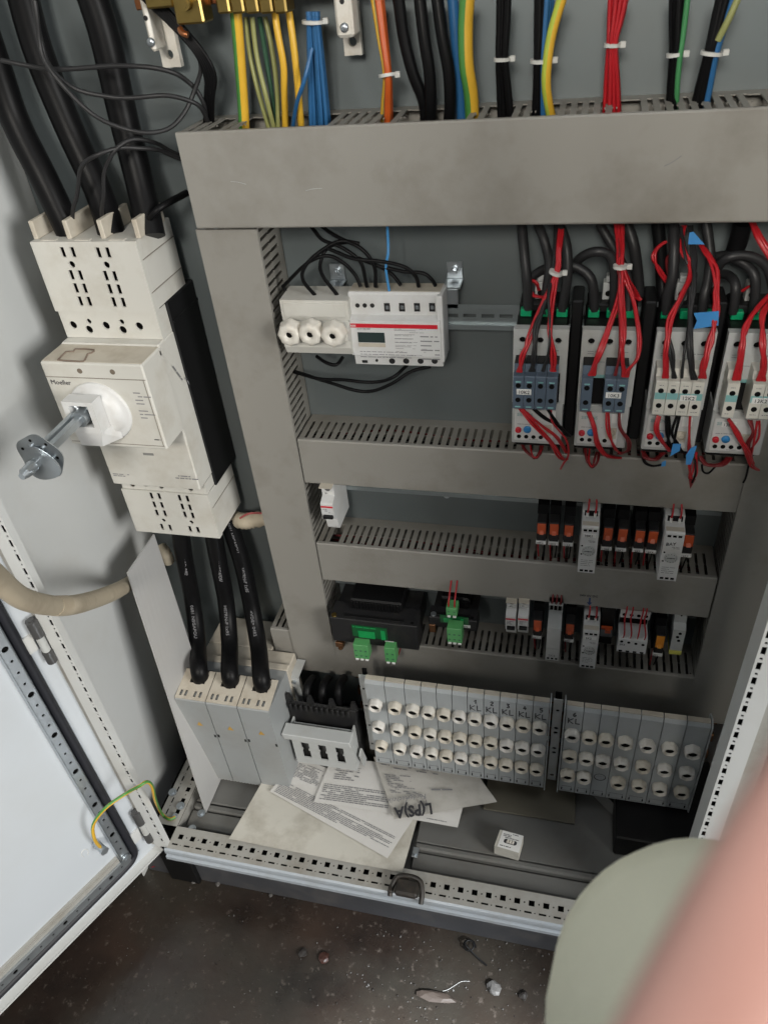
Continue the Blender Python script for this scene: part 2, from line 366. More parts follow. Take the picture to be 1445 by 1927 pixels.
# ---------------- cabinet
WX0, WX1, PZ = -0.295, 0.8155, 0.08
cab = thing('switchgear_cabinet', 'open grey steel switchgear cabinet standing on a dark plinth', 'cabinet', (0.26, -0.1, -1.14))
b = MB(); b.box(WX0 + .001, WX1 - .001, PZ, PZ + .003, -1.0, 1.0); b.build('mounting_plate', PLATE, cab)
b = MB(); b.box(WX0 - .002, WX0, -0.318, .14, -1.139, 1.0); b.build('side_panel', WALLM, cab)
b = MB(); b.box(WX1, WX1 + .002, -0.33, .14, -1.12, 1.0); b.build('side_panel', WALLM, cab)
b = MB(); b.box(WX0 - .002, WX1 + .002, -0.33, .14, 1.0, 1.004); b.build('roof_panel', WALLM, cab)
b = MB(); b.box(WX0, WX1, .138, .14, -1.12, 1.0); b.build('rear_panel', WALLM, cab)
def post(x0, x1, sgn):
    # front face with slots, inner return
    b = MB(); H = 1.98; rects = []; rounds = []
    W = x1 - x0; uc = W * .80 if sgn > 0 else W * .20
    z = .02
    while z < H - .03:
        rects.append((uc - .0026, z, uc + .0026, z + .0125)); rects.append((uc - .0016, z + .0165, uc + .0016, z + .0205)); z += .025
    b.perf((x0, -.3185, -.985), (1, 0, 0), (0, 0, 1), W, H, .0015, rects)
    b.box(x0, x0 + .0015, -.3185, -.285, -.985, .995); b.box(x1 - .0015, x1, -.3185, -.308, -.985, .995) if sgn > 0 else b.box(x1 - .0015, x1, -.3185, -.275, -.985, .995)
    b.box(x0 + .0015, x1 - .0015, -.312, -.310, -.985, .995, 1)
    return b.build('corner_post', [WALLM, HOLE], cab)
post(-.2225, -.1955, 1); post(.7155, .7425, -1)
b = MB(); b.box(-.245, -.2235, -.312, -.300, -1.0, .99); b.build('door_seal_channel', FRAME, cab)
b = MB(); b.box(.7435, .765, -.312, -.300, -1.0, .99); b.build('door_seal_channel', FRAME, cab)
# bottom front rail
b = MB(); W = .93; rects = []; rounds = []
for k in range(38):
    x = .012 + .0055 + .025 * k
    if x > W - .02: break
    rects.append((x - .005, .0215, x + .005, .0315)); rounds.append((x + .0125, .0265, .0016))
    rects.append((x - .0115, .0085, x + .001, .0122)); rounds.append((x + .0065, .0103, .0013))
b.perf((-.1955, -.3225, -.9831), (1, 0, 0), (0, 1, 0), W, .046, .0015, rects, rounds, n=8)
b.box(-.1955, .735, -.320, -.278, -1.0, -.998, 1)
b.build('bottom_rail', [FRAME, HOLE], cab)
b = MB(); b.prism([(-.3225, -.9816), (-.326, -.984), (-.327, -.988), (-.327, -.996), (-.3215, -1.0), (-.3215, -.9831)], -.2, .74); b.prism([(-.324, -1.001), (-.3295, -1.003), (-.3295, -1.012), (-.322, -1.014)], -.2, .74)
b.build('sill_edge', mat('sill_paint', (.38, .42, .46), .35, .1, var=.08, scale=20, dirt=(.2, .18, .15), dirtamt=.4, dscale=20), cab)
b = MB(); b.box(-.29, .81, -.302, -.30, -1.139, -1.0); b.box(-.29, .81, -.3, .12, -1.139, -1.13); b.build('plinth', PURPLE, cab)
b = MB(); b.cbox(-.235, -.17, -.312, -.26, -1.139, -1.014, .002); b.build('plinth_corner', BLACK, cab)
b = MB(); b.cbox(.70, .77, -.312, -.26, -1.139, -1.014, .002); b.build('plinth_corner', BLACK, cab)
# left side rail along depth
rects = []; rounds = []
for k in range(12):
    y = .03 + .025 * k
    rects.append((.029, y - .005, .038, y + .005)); rounds.append((.0335, y + .0125, .0016)); rects.append((.010, y - .009, .0135, y + .003)); rounds.append((.0118, y + .0095, .0013))
b = MB(); b.perf((-.2415, -.277, -.9836), (1, 0, 0), (0, 1, 0), .046, .33, .0015, rects, rounds, n=8)
r3 = [(y, .012, y + .009, .0165) for y in [.02 + .025 * k for k in range(12)]]
b.perf((-.1955, -.277, -1.03), (0, 1, 0), (0, 0, 1), .33, .045, .0012, r3)
b.box(-.2405, -.197, -.277, .05, -1.0, -.998, 1); b.box(-.249, -.2425, -.277, .05, -.99, -.988, 1)  # black strips stand in for shade below the rail and beside it
b.build('side_rail', [FRAME, HOLE], cab)
b = MB()
for px, py, r in ((325, 1492, .0085), (340, 1518, .0085), (330, 1536, .005)):
    p = atz(px, py, -.981); b.cyl(p, p + Vector((0, 0, .0025)), r, 14); b.cyl(p + Vector((0, 0, .0024)), p + Vector((0, 0, .005)), r * .6, 6)
for px, py in ((379, 1532), (362, 1561)):
    p = atz(px, py, -.99); b.cyl(p, p + Vector((0, 0, .003)), .008, 14); b.cyl(p + Vector((0, 0, .003)), p + Vector((0, 0, .007)), .005, 6)
p = atz(781, 1606, -.995); b.cbox(p.x - .006, p.x + .006, p.y - .008, p.y + .012, p.z - .002, p.z, .0005); b.cyl(p, p + Vector((0, 0, .004)), .0045, 10)
b.build('bolt', ZINC, cab)
b = MB()
b.box(-.192, .70, -.30, .07, -1.03, -1.028, 0)
b.cbox(-.19, .243, -.205, .06, -1.012, -1.005, .002); b.cbox(-.19, .243, -.262, -.225, -1.012, -1.005, .002)
b.cbox(-.19, .243, -.222, -.209, -1.016, -1.002, .003)
b.cbox(.272, .70, -.211, .06, -1.010, -1.002, .002); b.cbox(.272, .70, -.2265, -.2135, -1.014, -.997, .0035)
b.cbox(.272, .70, -.262, -.229, -1.013, -1.006, .002); b.cbox(.272, .70, -.2745, -.2645, -1.016, -1.000, .003)
b.build('gland_plate', FLOORP, cab)
b = MB(); p0 = atz(940, 1500, -1.0); 
b.cbox(.39, .565, -.125, .02, -.999, -.995, .001)
b.build('cover_sheet', mat('olive_grey_sheet', (.125, .115, .088), .55, .1, var=.1, scale=10, dirt=(.09, .08, .06), dscale=9), cab)
b = MB(); b.hexa([(.575, -.02, -.999), (.70, -.145, -.999), (.70, -.155, -.999), (.575, -.035, -.999), (.575, -.02, -.975), (.70, -.145, -.975), (.70, -.148, -.975), (.575, -.023, -.975)])
b.build('corner_bracket', FLOORP, cab)
b = MB(); b.cbox(.635, .81, -.17, .02, -1.0, -.94, .003); b.build('trunking_block', BLACK, cab)
# busbars at right bottom
b = MB()
for z in (-.86, -.915, -.97, -1.02): b.cbox(.10, .812, .045, .055, z, z + .022, .001)
b.build('busbar', TCOP, cab)
# ---------------- door
H0 = Vector((-.2185, -.3185, 0)); DU = Vector((-.41730547, -.90876627, 0)); DN = Vector((.90876627, -.41730547, 0))
def dp(u, w_, z): return H0 + DU * u + DN * w_ + Vector((0, 0, z))
def dbox(b, u0, u1, w0, w1, z0, z1, mi=0):
    b.hexa([dp(u0, w0, z0), dp(u1, w0, z0), dp(u1, w1, z0), dp(u0, w1, z0), dp(u0, w0, z1), dp(u1, w0, z1), dp(u1, w1, z1), dp(u0, w1, z1)], mi); return b
b = MB(); dbox(b, -.004, .95, -.028, -.026, -1.010, .98); b.build('door_panel', DOORM, cab)
b = MB(); dbox(b, -.006, .95, -.026, 0, -1.0135, -1.012); dbox(b, -.006, .95, -.0012, 0, -1.012, -1.0105); dbox(b, -.006, -.0045, -.026, -.004, -1.012, .98); b.build('door_edge_return', WALLM, cab)
b = MB(); dbox(b, -.0045, .0285, -.0255, -.020, -.985, .98); dbox(b, -.0045, .95, -.0255, -.020, -1.0119, -.985); b.build('door_flange', DOORM, cab)
b = MB()
b.tube([dp(.0375, -.019, .95), dp(.0375, -.019, -.955)], .0078, 10, sub=2)
b.tube([dp(.0375, -.019, -.950), dp(.0375, -.019, -.965), dp(.040, -.019, -.979), dp(.050, -.019, -.988), dp(.065, -.019, -.991), dp(.08, -.019, -.992)], .0078, 10, sub=4)
b.tube([dp(.078, -.019, -.9919), dp(.9, -.019, -1.0)], .0078, 10, sub=2)
b.build('door_gasket', RUBBER, cab)
def dstrip(vert):
    b = MB(); rounds = []
    if vert:
        L_ = 1.90; z0 = -.962
        for k in range(74):
            v = .014 + .025 * k
            rounds.append((.0095, v, .0052 if k % 4 == 3 else .0024))
        b.perf(dp(.048, -.0105, z0), DU, (0, 0, 1), .0185, L_, .0015, (), rounds)
        dbox(b, .048, .0495, -.026, -.0105, z0, z0 + L_); dbox(b, .065, .0665, -.026, -.0105, z0, z0 + L_)
        dbox(b, .0495, .065, -.018, -.016, z0, z0 + L_, 1)
    else:
        L_ = .88
        for k in range(35):
            v = .02 + .025 * k
            rounds.append((v, .0085, .0045 if k % 4 == 1 else .0022))
        b.perf(dp(.05, -.0145, -.984), DU, (0, 0, 1), L_, .0165, .0015, (), rounds)
        dbox(b, .05, .93, -.026, -.0145, -.9675, -.966); dbox(b, .05, .93, -.026, -.0145, -.9855, -.984)
        dbox(b, .05, .93, -.020, -.018, -.984, -.9675, 1)
    return b.build('door_rail', [ZINC, HOLE], cab)
dstrip(True); dstrip(False)
b = MB(); dbox(b, .068, .93, -.0259, -.019, -.9655, -.956); b.build('document_ledge', FRAME, cab)
b = MB(); dbox(b, .068, .93, -.0259, -.021, -.9555, -.950); b.build('document_ledge', FRAME, cab)
def dpt(px, py, w_):
    v = ray(px, py); P0 = H0 + DN * w_; t = ((P0 - CC).dot(DN)) / v.dot(DN); return CC + v * t
HG = mat('cast_zinc_dark', (.10, .10, .10), .45, .5)
for (q0, q1, q2, q3, hp) in (((60, 1172), (72, 1197), (88, 1224), (98, 1240), (56, 1213)), ((254, 1533), (264, 1550), (276, 1568), (283, 1578), (258, 1572))):
    P = [dpt(*q, -.006) for q in (q0, q1, q2, q3)]; um = sum((p - H0).dot(DU) for p in P) / 4; zz = [p.z for p in P]
    h = MB(); a = lambda z: dp(um, -.006, z)
    h.cyl(a(zz[0] + .004), a(zz[1]), .0085, 16); h.cyl(a(zz[0] + .004), a(zz[0] + .006), .0045, 10); ho = h.build('hinge', HG, cab)
    h = MB(); h.cyl(a(zz[2]), a(zz[3] - .004), .0078, 16); h.build('hinge', HG, cab)
    h = MB(); h.cyl(a(zz[1] - .0005), a(zz[2] + .0005), .0062, 16)
    h.build('hinge_knuckle', LGREY, ho)
    h = MB(); c = dpt(*hp, -.018); u_ = (c - H0).dot(DU); dbox(h, um + .006, um + .030, -.0199, -.0165, c.z - .016, c.z + .016); h.build('hinge_leaf', WALLM, ho)
# door screw bottom
b = MB(); c = dp(.057, -.0095, -.955); b.cyl(c, c + DN * .004, .009, 16); b.cyl(c + DN * .004, c + DN * .007, .005, 6); b.build('bolt', ZINC, cab)
# chalk mark on the door
b = MB(); pts = []
for k in range(10):
    a = -0.6 + k * .55; c_ = dpt(160, 1606, -.0255); pts.append(c_ + DU * (.006 * math.cos(a)) + Vector((0, 0, .010 * math.sin(a))))
b.tube(pts, .0006, 4); b.build('chalk_mark', LABEL, cab)
# ================================================================== CABLE DUCTS
PITCH = .0125
def hduct(label, x0, x1, zt, zb, cuts=(), yf=0.0, D=.078, slot=.0046, seed=1):
    o = thing('cable_duct', label, 'cable duct', ((x0 + x1) / 2, PZ, zb), 'slotted grey cable ducts')
    b = MB(); rg = random.Random(seed)
    for zz, up in ((zt - .0015, 1), (zb, 0)):
        rects = []; rounds = []; n = int((x1 - x0 - .01) / PITCH)
        for k in range(n):
            u = .008 + k * PITCH
            if any(a <= x0 + u + .002 <= c for a, c in cuts) and up:
                rects.append((u - PITCH + slot, .022, u + slot, D)); continue
            dm = D * .60; rects.append((u, .020, u + slot, dm - .0015)); rects.append((u + .0012, dm - .0015, u + slot - .0012, dm + .0015)); rects.append((u, dm + .0015, u + slot, D - .004 if up else D - .006))
            if k % 8 == 5 and up: rounds.append((u + slot + .0032, D - .010, .0017))
        b.perf((x0, PZ - .0005, zz), (1, 0, 0), (0, -1, 0), x1 - x0, D, -.0015, rects, rounds, n=8)
    b.box(x0, x1, PZ - .002, PZ, zb + .0016, zt - .0016)
    b.box(x0, x0 + .0015, yf + .004, PZ - .002, zb + .0016, zt - .0016)
    b.build('duct_body', DBODY, o)
    l = MB(); l.prism([(yf, zt - .0005), (yf, zb + .0005), (yf + .0015, zb - .0015), (yf + .007, zb - .0015), (yf + .007, zb - .0002), (yf + .0025, zb), (yf + .0025, zt), (yf + .007, zt + .0002), (yf + .007, zt + .0015), (yf + .0015, zt + .0015)], x0, x1)
    l.build('duct_lid', GREY, o)
    c = MB()
    for i in range(5):
        z = zb + (zt - zb) * rg.uniform(.2, .8); y = rg.uniform(.025, .06)
        c.tube([(x0 + (x1 - x0) * t, y + rg.uniform(-.008, .008), z + rg.uniform(-.01, .01)) for t in (.02, .2, .4, .6, .8, .98)], .002, 5, mi=rg.choice([0, 0, 1]))
    c.build('enclosed_wires', [CABLE, DRED], o)
    return o
hduct('wide top cable duct with the tallest grey lid and cables dropping in', 0.011, .812, .2115, .100, yf=-.02, D=.098, slot=.0055,
      cuts=((.055, .062), (.095, .205), (.262, .275), (.29, .37), (.385, .41), (.44, .47), (.522, .55), (.66, .675), (.70, .725)), seed=1)
hduct('slotted cable duct directly below the contactors', .0875, .740, -.2361, -.3178, cuts=(), seed=2)
hduct('slotted cable duct below the two tall timer relays', .0875, .738, -.45, -.5345, cuts=((.098, .104), (.112, .128)), seed=3)
hduct('lowest cable duct running above the fuse banks', -.0428, .81, -.6856, -.7983, seed=4)
def vduct(label, x0, x1, zt, zb, yl, bodytop, bodybot, sides):
    o = thing('cable_duct', label, 'cable duct', ((x0 + x1) / 2, PZ, zb), 'slotted grey cable ducts')
    D = .078; b = MB()
    for xx, sd in sides:
        rects = []; n = int((bodytop - bodybot) / PITCH)
        for k in range(n):
            u = .006 + k * PITCH
            rects.append((u, .018, u + .005, .045)); rects.append((u + .0012, .045, u + .0038, .048)); rects.append((u, .048, u + .005, D - .004))
        b.perf((xx, PZ - .0005, bodybot), (0, 0, 1), (0, -1, 0), bodytop - bodybot, D, .0015 * sd, rects)
    b.box(x0, x1, PZ - .002, PZ, bodybot, bodytop)
    b.build('duct_body', DBODY, o)
    l = MB(); l.box(x0 - .001, x1 + .001, yl, yl + .002, zb, zt); l.box(x0 - .001, x0 + .0005, yl + .002, yl + .006, zb, zt); l.box(x1 - .0005, x1 + .001, yl + .002, yl + .006, zb, zt)
    l.build('duct_lid', GREY, o)
    return o
vduct('left upright cable duct with smooth lid beside the main switch', .0, .0845, .0915, -.743, -.0025, .0915, -.684, ((.083, 1), (.001, -1)))
vduct('right upright cable duct in the shade near the corner post', .7415, .812, -.02, -.7, -.0025, .09, -.684, ((.7425, -1), (.81, 1)))
# ================================================================== DIN RAILS
def rail(label, x0, x1, zc, y, slots=True):
    b = MB(); rects = []
    if slots:
        x = .01
        while x < x1 - x0 - .03: rects.append((x, .009, x + .018, .0145)); x += .025
    b.perf((x0, y + .0055, zc - .012), (1, 0, 0), (0, 0, 1), x1 - x0, .024, .001, rects)
    b.prism([(y, zc + .0185), (y, zc + .0125), (y + .0055, zc + .0125), (y + .0055, zc + .0115), (y - .001, zc + .0115), (y - .001, zc + .0185)], x0, x1)
    b.prism([(y, zc - .0185), (y, zc - .0125), (y + .0055, zc - .0125), (y + .0055, zc - .0115), (y - .001, zc - .0115), (y - .001, zc - .0185)], x0, x1)
    o = b.build('mounting_rail', mat('rail_zinc', (.30, .34, .35), .34, .6, var=.12, scale=30)); tag(o, label, 'mounting rail', 'steel mounting rails')
    return o
rail('slotted mounting rail carrying the meter and contactors', .11, .735, -.0465, .045)
rail('slotted mounting rail behind the small single breaker', .088, .735, -.352, .058)
rail('mounting rail holding the transformers and lowest relays', .088, .735, -.578, .058)
for (px, py, lb) in ((628, 530, 'zinc angle bracket with bolt left of the meter'), (851, 528, 'zinc angle bracket with bolt right of the meter')):
    p = at(px, py, .055); b = MB()
    b.cbox(p.x - .011, p.x + .011, .076, .079, p.z - .005, p.z + .018, .0006); b.cbox(p.x - .012, p.x + .012, .044, .079, p.z - .008, p.z - .005, .0006)
    b.cbox(p.x - .009, p.x + .009, .044, .047, p.z - .035, p.z - .008, .0006)
    o = tag(b.build('rail_bracket', ZINC), lb, 'bracket', 'brackets of the upper rail')
    s = MB(); s.cyl((p.x, .076, p.z + .006), (p.x, .071, p.z + .006), .0065, 14); s.cyl((p.x, .071, p.z + .006), (p.x, .067, p.z + .006), .004, 6); s.build('bolt', ZINC, o)
b = MB(); p = aty('H', 902, 163, .062); b.cyl(p, p + FY * .004, .005, 12); b.cbox(p.x - .0006, p.x + .0006, p.y - .0048, p.y - .003, p.z - .004, p.z + .004, .0001)
tag(b.build('rail_screw', ZINC), 'bright screw on the rail between the middle ducts', 'screw')
# ================================================================== MAIN SWITCH (moulded case)
YBK = -.009
BX0, BX1, BY = -.2303, -.0702, -.041
ms = thing('main_switch', 'large cream moulded case switch with rotary shaft on the left', 'switch', ((BX0 + BX1) / 2, PZ, -.42))
def covr(zt, zb, slots, rounds_, nm, solid_ty):
    b = MB(); rc = []; rd = []
    for x, y in slots:
        p = aty('D', x, y, BY); rc.append((p.x - BX0 - .0033, p.z - zb - .0070, p.x - BX0 + .0033, p.z - zb + .0070))
    for x, y, r in rounds_:
        p = aty('D', x, y, BY); rd.append((p.x - BX0, p.z - zb, r))
    rc = [q for q in rc if q[1] > .002 and q[3] < zt - zb - .001]
    b.perf((BX0, BY + .003, zb), (1, 0, 0), (0, 0, 1), BX1 - BX0, zt - zb, .003, rc, rd)
    b.cbox(BX0 + .0005, BX1 - .0005, BY + .012, PZ - .02, zb + .001, zt - .001, .001, 1)
    b.box(BX0 + .003, BX1 - .003, BY + .010, BY + .0118, zb + .003, zt - .003, 2)
    for xx in (BX0, BX1 - .003): b.box(xx, xx + .003, BY + .003, BY + .012, zb, zt)
    b.box(BX0 + .003, BX1 - .003, BY + .003, BY + .012, zb, zb + .003); b.box(BX0 + .003, BX1 - .003, BY + .003, BY + .012, zt - .003, zt, 1)
    return b.build(nm, [CREAM, CREAM2 if solid_ty else CREAM, HOLE], ms)
zc1 = at(56, 455, BY).z
zc2 = aty('D', 300, 600, BY).z
tsl = [(345, 275), (400, 275), (540, 277), (592, 277)] + [(392 + 24 * k, 400 + 72 * k) for k in range(3)] + [(441 + 24 * k, 402 + 72 * k) for k in range(3)] + [(580 + 22 * k, 405 + 72 * k) for k in range(3)] + [(630 + 23 * k, 407 + 72 * k) for k in range(3)]
covr(zc1, zc2, tsl, [(395, 342, .0048), (585, 345, .0048)], 'terminal_cover', False)
zl1 = aty('D', 640, 1575, BY).z; zl2 = at(264, 1000, BY).z
bsl = [(830, 1615), (873, 1618), (985, 1628), (1028, 1632), (846, 1663), (888, 1667), (1000, 1675), (1042, 1680), (860, 1708), (904, 1712), (1014, 1718), (1057, 1724), (888, 1785), (933, 1790), (1043, 1798), (1086, 1803)]
covr(zl1, zl2, bsl, [(898, 1750, .0042), (1050, 1760, .0042)], 'terminal_cover', False)
# terminal strips
for nm, za, zb_, pts in (('terminal_strip', zc2 - .0005, aty('D', 330, 745, BY).z, [(402, 675, .006), (490, 700, .006), (582, 678, .006), (675, 702, .006), (765, 682, .006), (488, 655, .004), (668, 658, .004)]),
                        ('terminal_strip', aty('D', 620, 1520, BY).z, zl1 + .0005, [(722, 1552, .006), (795, 1548, .006), (880, 1562, .006), (952, 1556, .006), (1042, 1575, .006)])):
    b = MB(); yy = BY + .003; rd = []
    for x, y, r in pts:
        p = aty('D', x, y, yy); v = p.z - zb_
        if r * 1.2 < v < za - zb_ - r * 1.2: rd.append((p.x - BX0 - .002, v, r))
    good = []
    for q in rd:
        if all(max(abs(q[0] - g[0]), abs(q[1] - g[1])) > 1.21 * (q[2] + g[2]) for g in good): good.append(q)
    b.perf((BX0 + .002, yy + .003, zb_), (1, 0, 0), (0, 0, 1), BX1 - BX0 - .004, za - zb_, .003, (), good)
    b.box(BX0 + .003, BX1 - .003, yy + .008, .03, zb_, za, 1); b.box(BX0 + .002, BX0 + .005, yy + .003, .03, zb_, za); b.box(BX1 - .005, BX1 - .002, yy + .003, .03, zb_, za)
    b.build(nm, [CREAM, HOLE], ms)
zm1 = aty('D', 330, 745, BY).z; zm2 = aty('D', 620, 1520, BY).z
b = MB(); b.cbox(BX0 + .001, BX1 - .001, -.056, .03, zm2 + .0005, zm1 - .0005, .002); b.cbox(BX0 - .001, BX1 + .001, -.062, -.05, zm1 - .016, zm1 - .006, .0015)
b.build('switch_body', CREAM, ms)
b = MB(); b.cbox(BX0 + .002, BX1 + .0015, YBK, PZ - .001, zl1 - .004, zc2 + .002, .002); b.cbox(BX0 + .01, BX1 + .0025, YBK + .004, PZ - .001, zc2 - .032, zc2 - .028, .0005); b.build('rear_base', BLACK, ms)
MYF = -.112
p1 = at(78, 681, MYF); p2 = at(192, 838, MYF)
mz1, mz2 = p1.z, at(332, 848, MYF).z
b = MB(); b.cbox(BX0 + .001, BX1 + .001, MYF, -.055, mz2, mz1, .0022); mo = b.build('operating_mechanism', CREAM, ms)
b = MB(); b.box(BX0 + .003, BX1 - .001, MYF + .004, -.057, mz1, mz1 + .0006); b.build('beige_top', CREAM2, ms)  # thin beige sheet over the top face
b = MB(); zz = aty('D', 260, 960, MYF).z
b.box(BX0 + .002, BX1, MYF - .0004, MYF, zz, zz + .0012); b.box(BX0 + .004, BX1 - .002, MYF - .0004, MYF, mz2 + .006, mz2 + .007)
b.box(BX1 - .004, BX1 - .003, MYF - .0004, MYF, mz2 + .006, zz)
b.build('seam', mat('seam_shadow', (.22, .20, .17), .7, var=0), mo)
b = MB()
for x, y in ((438, 928), (618, 933)):
    p = aty('D', x, y, MYF); b.disc(p, FY, .004)
b.build('screw_hole', mat('screw_hole_m', (.16, .13, .10), .8, var=0), mo)
# warning outline on top face
def topq(x, y): return atz(*z2('D', x, y), mz1 + .001)
b = MB(); oc = [topq(*q) for q in ((318, 868), (362, 824), (405, 822), (415, 808), (515, 812), (500, 830), (480, 836), (465, 868), (440, 876))]
b.tube([*oc, oc[0]], .0016, 4, sub=2); b.build('stamped_outline', mat('brown_stamp', (.17, .13, .10), .7), mo)
text('Moeller', .0105, aty('D', 283, 1000, MYF - .0003), UX, UZ, INK, mo)
b = MB(); p = aty('D', 730, 1045, MYF); prints(b, p, UX, UZ, .026, .052, 9, 0, fill=.55, h=.3, seed=3); p = aty('D', 848, 1302, MYF); prints(b, p, UX, UZ, .010, .004, 1, 1, seed=3)
b.build('printed_text', [INKG, INK], mo)
b = MB(); p = Vector((BX1 + .0012, -.02, 0)); q = atx(328, 680, BX1 + .001)
prints(b, q, (0, .45, -.9), (0, .9, .45), .075, .014, 2, 0, fill=.8, h=.35, seed=5); b.build('handwriting', INKG, ms)
b = MB(); q = aty('D', 620, 1490, -.0565); prints(b, q, UX, UZ, .03, .007, 2, seed=8); q = aty('D', 960, 1500, -.0565); prints(b, q, UX, UZ, .04, .009, 2, seed=9); b.build('printed_text', INKG, ms)
b = MB(); p = aty('D', 785, 1378, -.0565); b.box(p.x, p.x + .018, -.0568, -.056, p.z - .004, p.z); b.build('slot', mat('slot_shadow', (.2, .2, .19), .7), ms)
# rotary drive
RC = at(164, 775, -.135)
hd = MB(); c0 = Vector((RC.x + .006, MYF, RC.z - .012))
hd.lathe(c0, FY, [(0, .047), (.003, .047), (.0045, .045), (.0045, .039), (.008, .037), (.013, .033), (.015, .029), (.015, .001)], 40)
ho = hd.build('rotary_base', WHITE, ms)
hd = MB(); cx, cz = RC.x, RC.z
# housing ring with square opening
hd.perf((cx - .024, MYF - .016, cz - .026), (1, 0, 0), (0, 0, 1), .048, .050, .022, [(.009, .010, .039, .044)])
hd.hexa([(cx - .024, MYF - .006, cz - .060), (cx + .030, MYF - .006, cz - .052), (cx + .030, MYF - .004, cz - .024), (cx - .024, MYF - .004, cz - .024),
         (cx - .020, MYF - .034, cz - .050), (cx + .014, MYF - .034, cz - .050), (cx + .022, MYF - .036, cz - .026), (cx - .022, MYF - .036, cz - .026)])
hd.build('rotary_housing', WHITE, ho)
hd = MB(); hd.cbox(cx - .0148, cx + .0148, MYF - .017, MYF - .010, cz - .0155, cz + .0175, .001); hd.build('socket', BLK2, ho)
tipY = atx(47, 905, RC.x).y; dY = atx(83, 862, RC.x).y
sh = MB(); sh.cbox(cx - .0052, cx + .0052, tipY + .02, MYF - .01, cz - .0052, cz + .0052, .001)
sh.cyl((cx, MYF - .018, cz), (cx, MYF - .045, cz), .0115, 18); sh.cyl((cx + .006, MYF - .028, cz + .008), (cx + .012, MYF - .028, cz + .016), .0035, 10); sh.cyl((cx - .006, MYF - .03, cz + .008), (cx - .012, MYF - .03, cz + .015), .0035, 10)
sh.cyl((cx, tipY + .022, cz), (cx, tipY + .006, cz), .0085, 16, r1=.0072); sh.cyl((cx, tipY + .006, cz), (cx, tipY - .002, cz), .0072, 14, r1=.0045)
sh.cyl((cx - .010, tipY + .010, cz), (cx + .010, tipY + .010, cz), .0024, 10)
so = sh.build('drive_shaft', ZINC, ms)
sh = MB(); sh.cbox(cx - .0175, cx - .0105, dY + .01, MYF - .014, cz - .001, cz + .006, .001); sh.build('guide_bar', ZINC, so)
sh = MB(); sh.lathe((cx - .002, dY, cz), FY, [(0, .001), (0, .032), (.002, .0325), (.002, .001)], 40, wob=.05, wn=5, sm=False)
for a in range(6): sh.cyl((cx - .002 + .018 * math.cos(a), dY - .002, cz + .018 * math.sin(a)), (cx - .002 + .018 * math.cos(a), dY - .006, cz + .018 * math.sin(a)), .0024, 8)
sh.cbox(cx - .022, cx + .0, dY - .010, dY - .002, cz - .003, cz + .003, .001)
for a in range(7): sh.disc((cx - .002 + .025 * math.cos(a * .9), dY - .0022, cz + .025 * math.sin(a * .9)), FY, .0022, 8, 1)
for a in range(4): sh.cbox(cx - .002 + .012 * math.cos(a * 1.57 + .4) - .003, cx - .002 + .012 * math.cos(a * 1.57 + .4) + .003, dY - .007, dY - .002, cz + .012 * math.sin(a * 1.57 + .4) - .004, cz + .012 * math.sin(a * 1.57 + .4) + .004, .001)
sh.build('coupling_disc', [ZINC, HOLE], so)
sh = MB(); sh.lathe((cx + .004, dY - .012, cz - .004), FY, [(0, .001), (0, .025), (.002, .0255), (.002, .001)], 36, wob=.08, wn=3, sm=False); sh.build('coupling_disc', ZINC, so)
# top phase barriers
for px in (232, 402, 592, 785):
    b = MB(); X = BX0 + .002 + (BX1 - BX0 - .004) * ((232, 402, 592, 785).index(px)) / 3
    b.cbox(X - .0035, X + .0035, BY + .012, .045, zc1 - .001, zc1 + .024, .001)
    b.build('phase_barrier', CREAM2, ms)
b = MB()
for k in range(3):
    X = BX0 + .002 + (BX1 - BX0 - .004) * (k + .5) / 3
    b.box(X - .013, X + .010, BY + .003, BY + .010, zc1 + .0002, zc1 + .001)
b.build('cover_notch', PORC, ms)
b = MB()
for x0, y0, x1, y1 in ((785, 318, 970, 170), (835, 500, 1015, 352)):
    q0 = atx(*z2('D', x0, y0), BX1 + .0003); q1 = atx(*z2('D', x1, y1), BX1 + .0003)
    b.box(BX1 - .0001, BX1 + .0006, min(q0.y, q1.y), .06, q0.z - .0006, q0.z + .0006)
zz = atx(*z2('D', 1190, 1650), BX1).z
b.box(BX1 - .0001, BX1 + .0006, BY + .004, .06, zz, zz + .001)
b.build('cover_seam', mat('seam_shadow', (.2, .2, .2), .7), ms)
# ================================================================== MODULAR DEVICES
caplathe = [(0, .0130), (.003, .0138), (.006, .0138), (.008, .0130), (.0115, .0127), (.0140, .0120), (.0150, .0106), (.0146, .0090), (.009, .0084), (.009, .0005)]
def cap_mesh(sc=1.0, wn=6, wob=.07, prof=None, hr=.0080):
    b = MB(); b.lathe((0, 0, 0), FY, [(t * sc, r * sc) for t, r in (prof or caplathe)], 24, 0, wob=wob, wn=wn)
    for k in range(len(b.sm)):
        pass
    b.disc((0, -(.0115 if prof else .0094) * sc, 0), FY, hr * sc, 12, 1)
    return b.mesh('fuse_cap', [PORC, HOLE])
CAPS = []
for q_ in ((.64, .615, .555), (.60, .56, .48), (.66, .64, .60)):
    me_c = cap_mesh(.97, 6, .05); me_c.materials[0] = mat('porcelain_%d' % int(q_[2] * 100), q_, .32, var=.08, scale=60, dirt=(.36, .30, .21), dirtamt=.6, dscale=50); CAPS.append(me_c); CAPBIG = cap_mesh(1.30, 8, .07, [(0, .0130), (.003, .0138), (.006, .0138), (.008, .0126), (.011, .0126), (.0135, .0118), (.0152, .0100), (.0156, .0060), (.0145, .0038), (.010, .0034), (.010, .0005)], .0034)
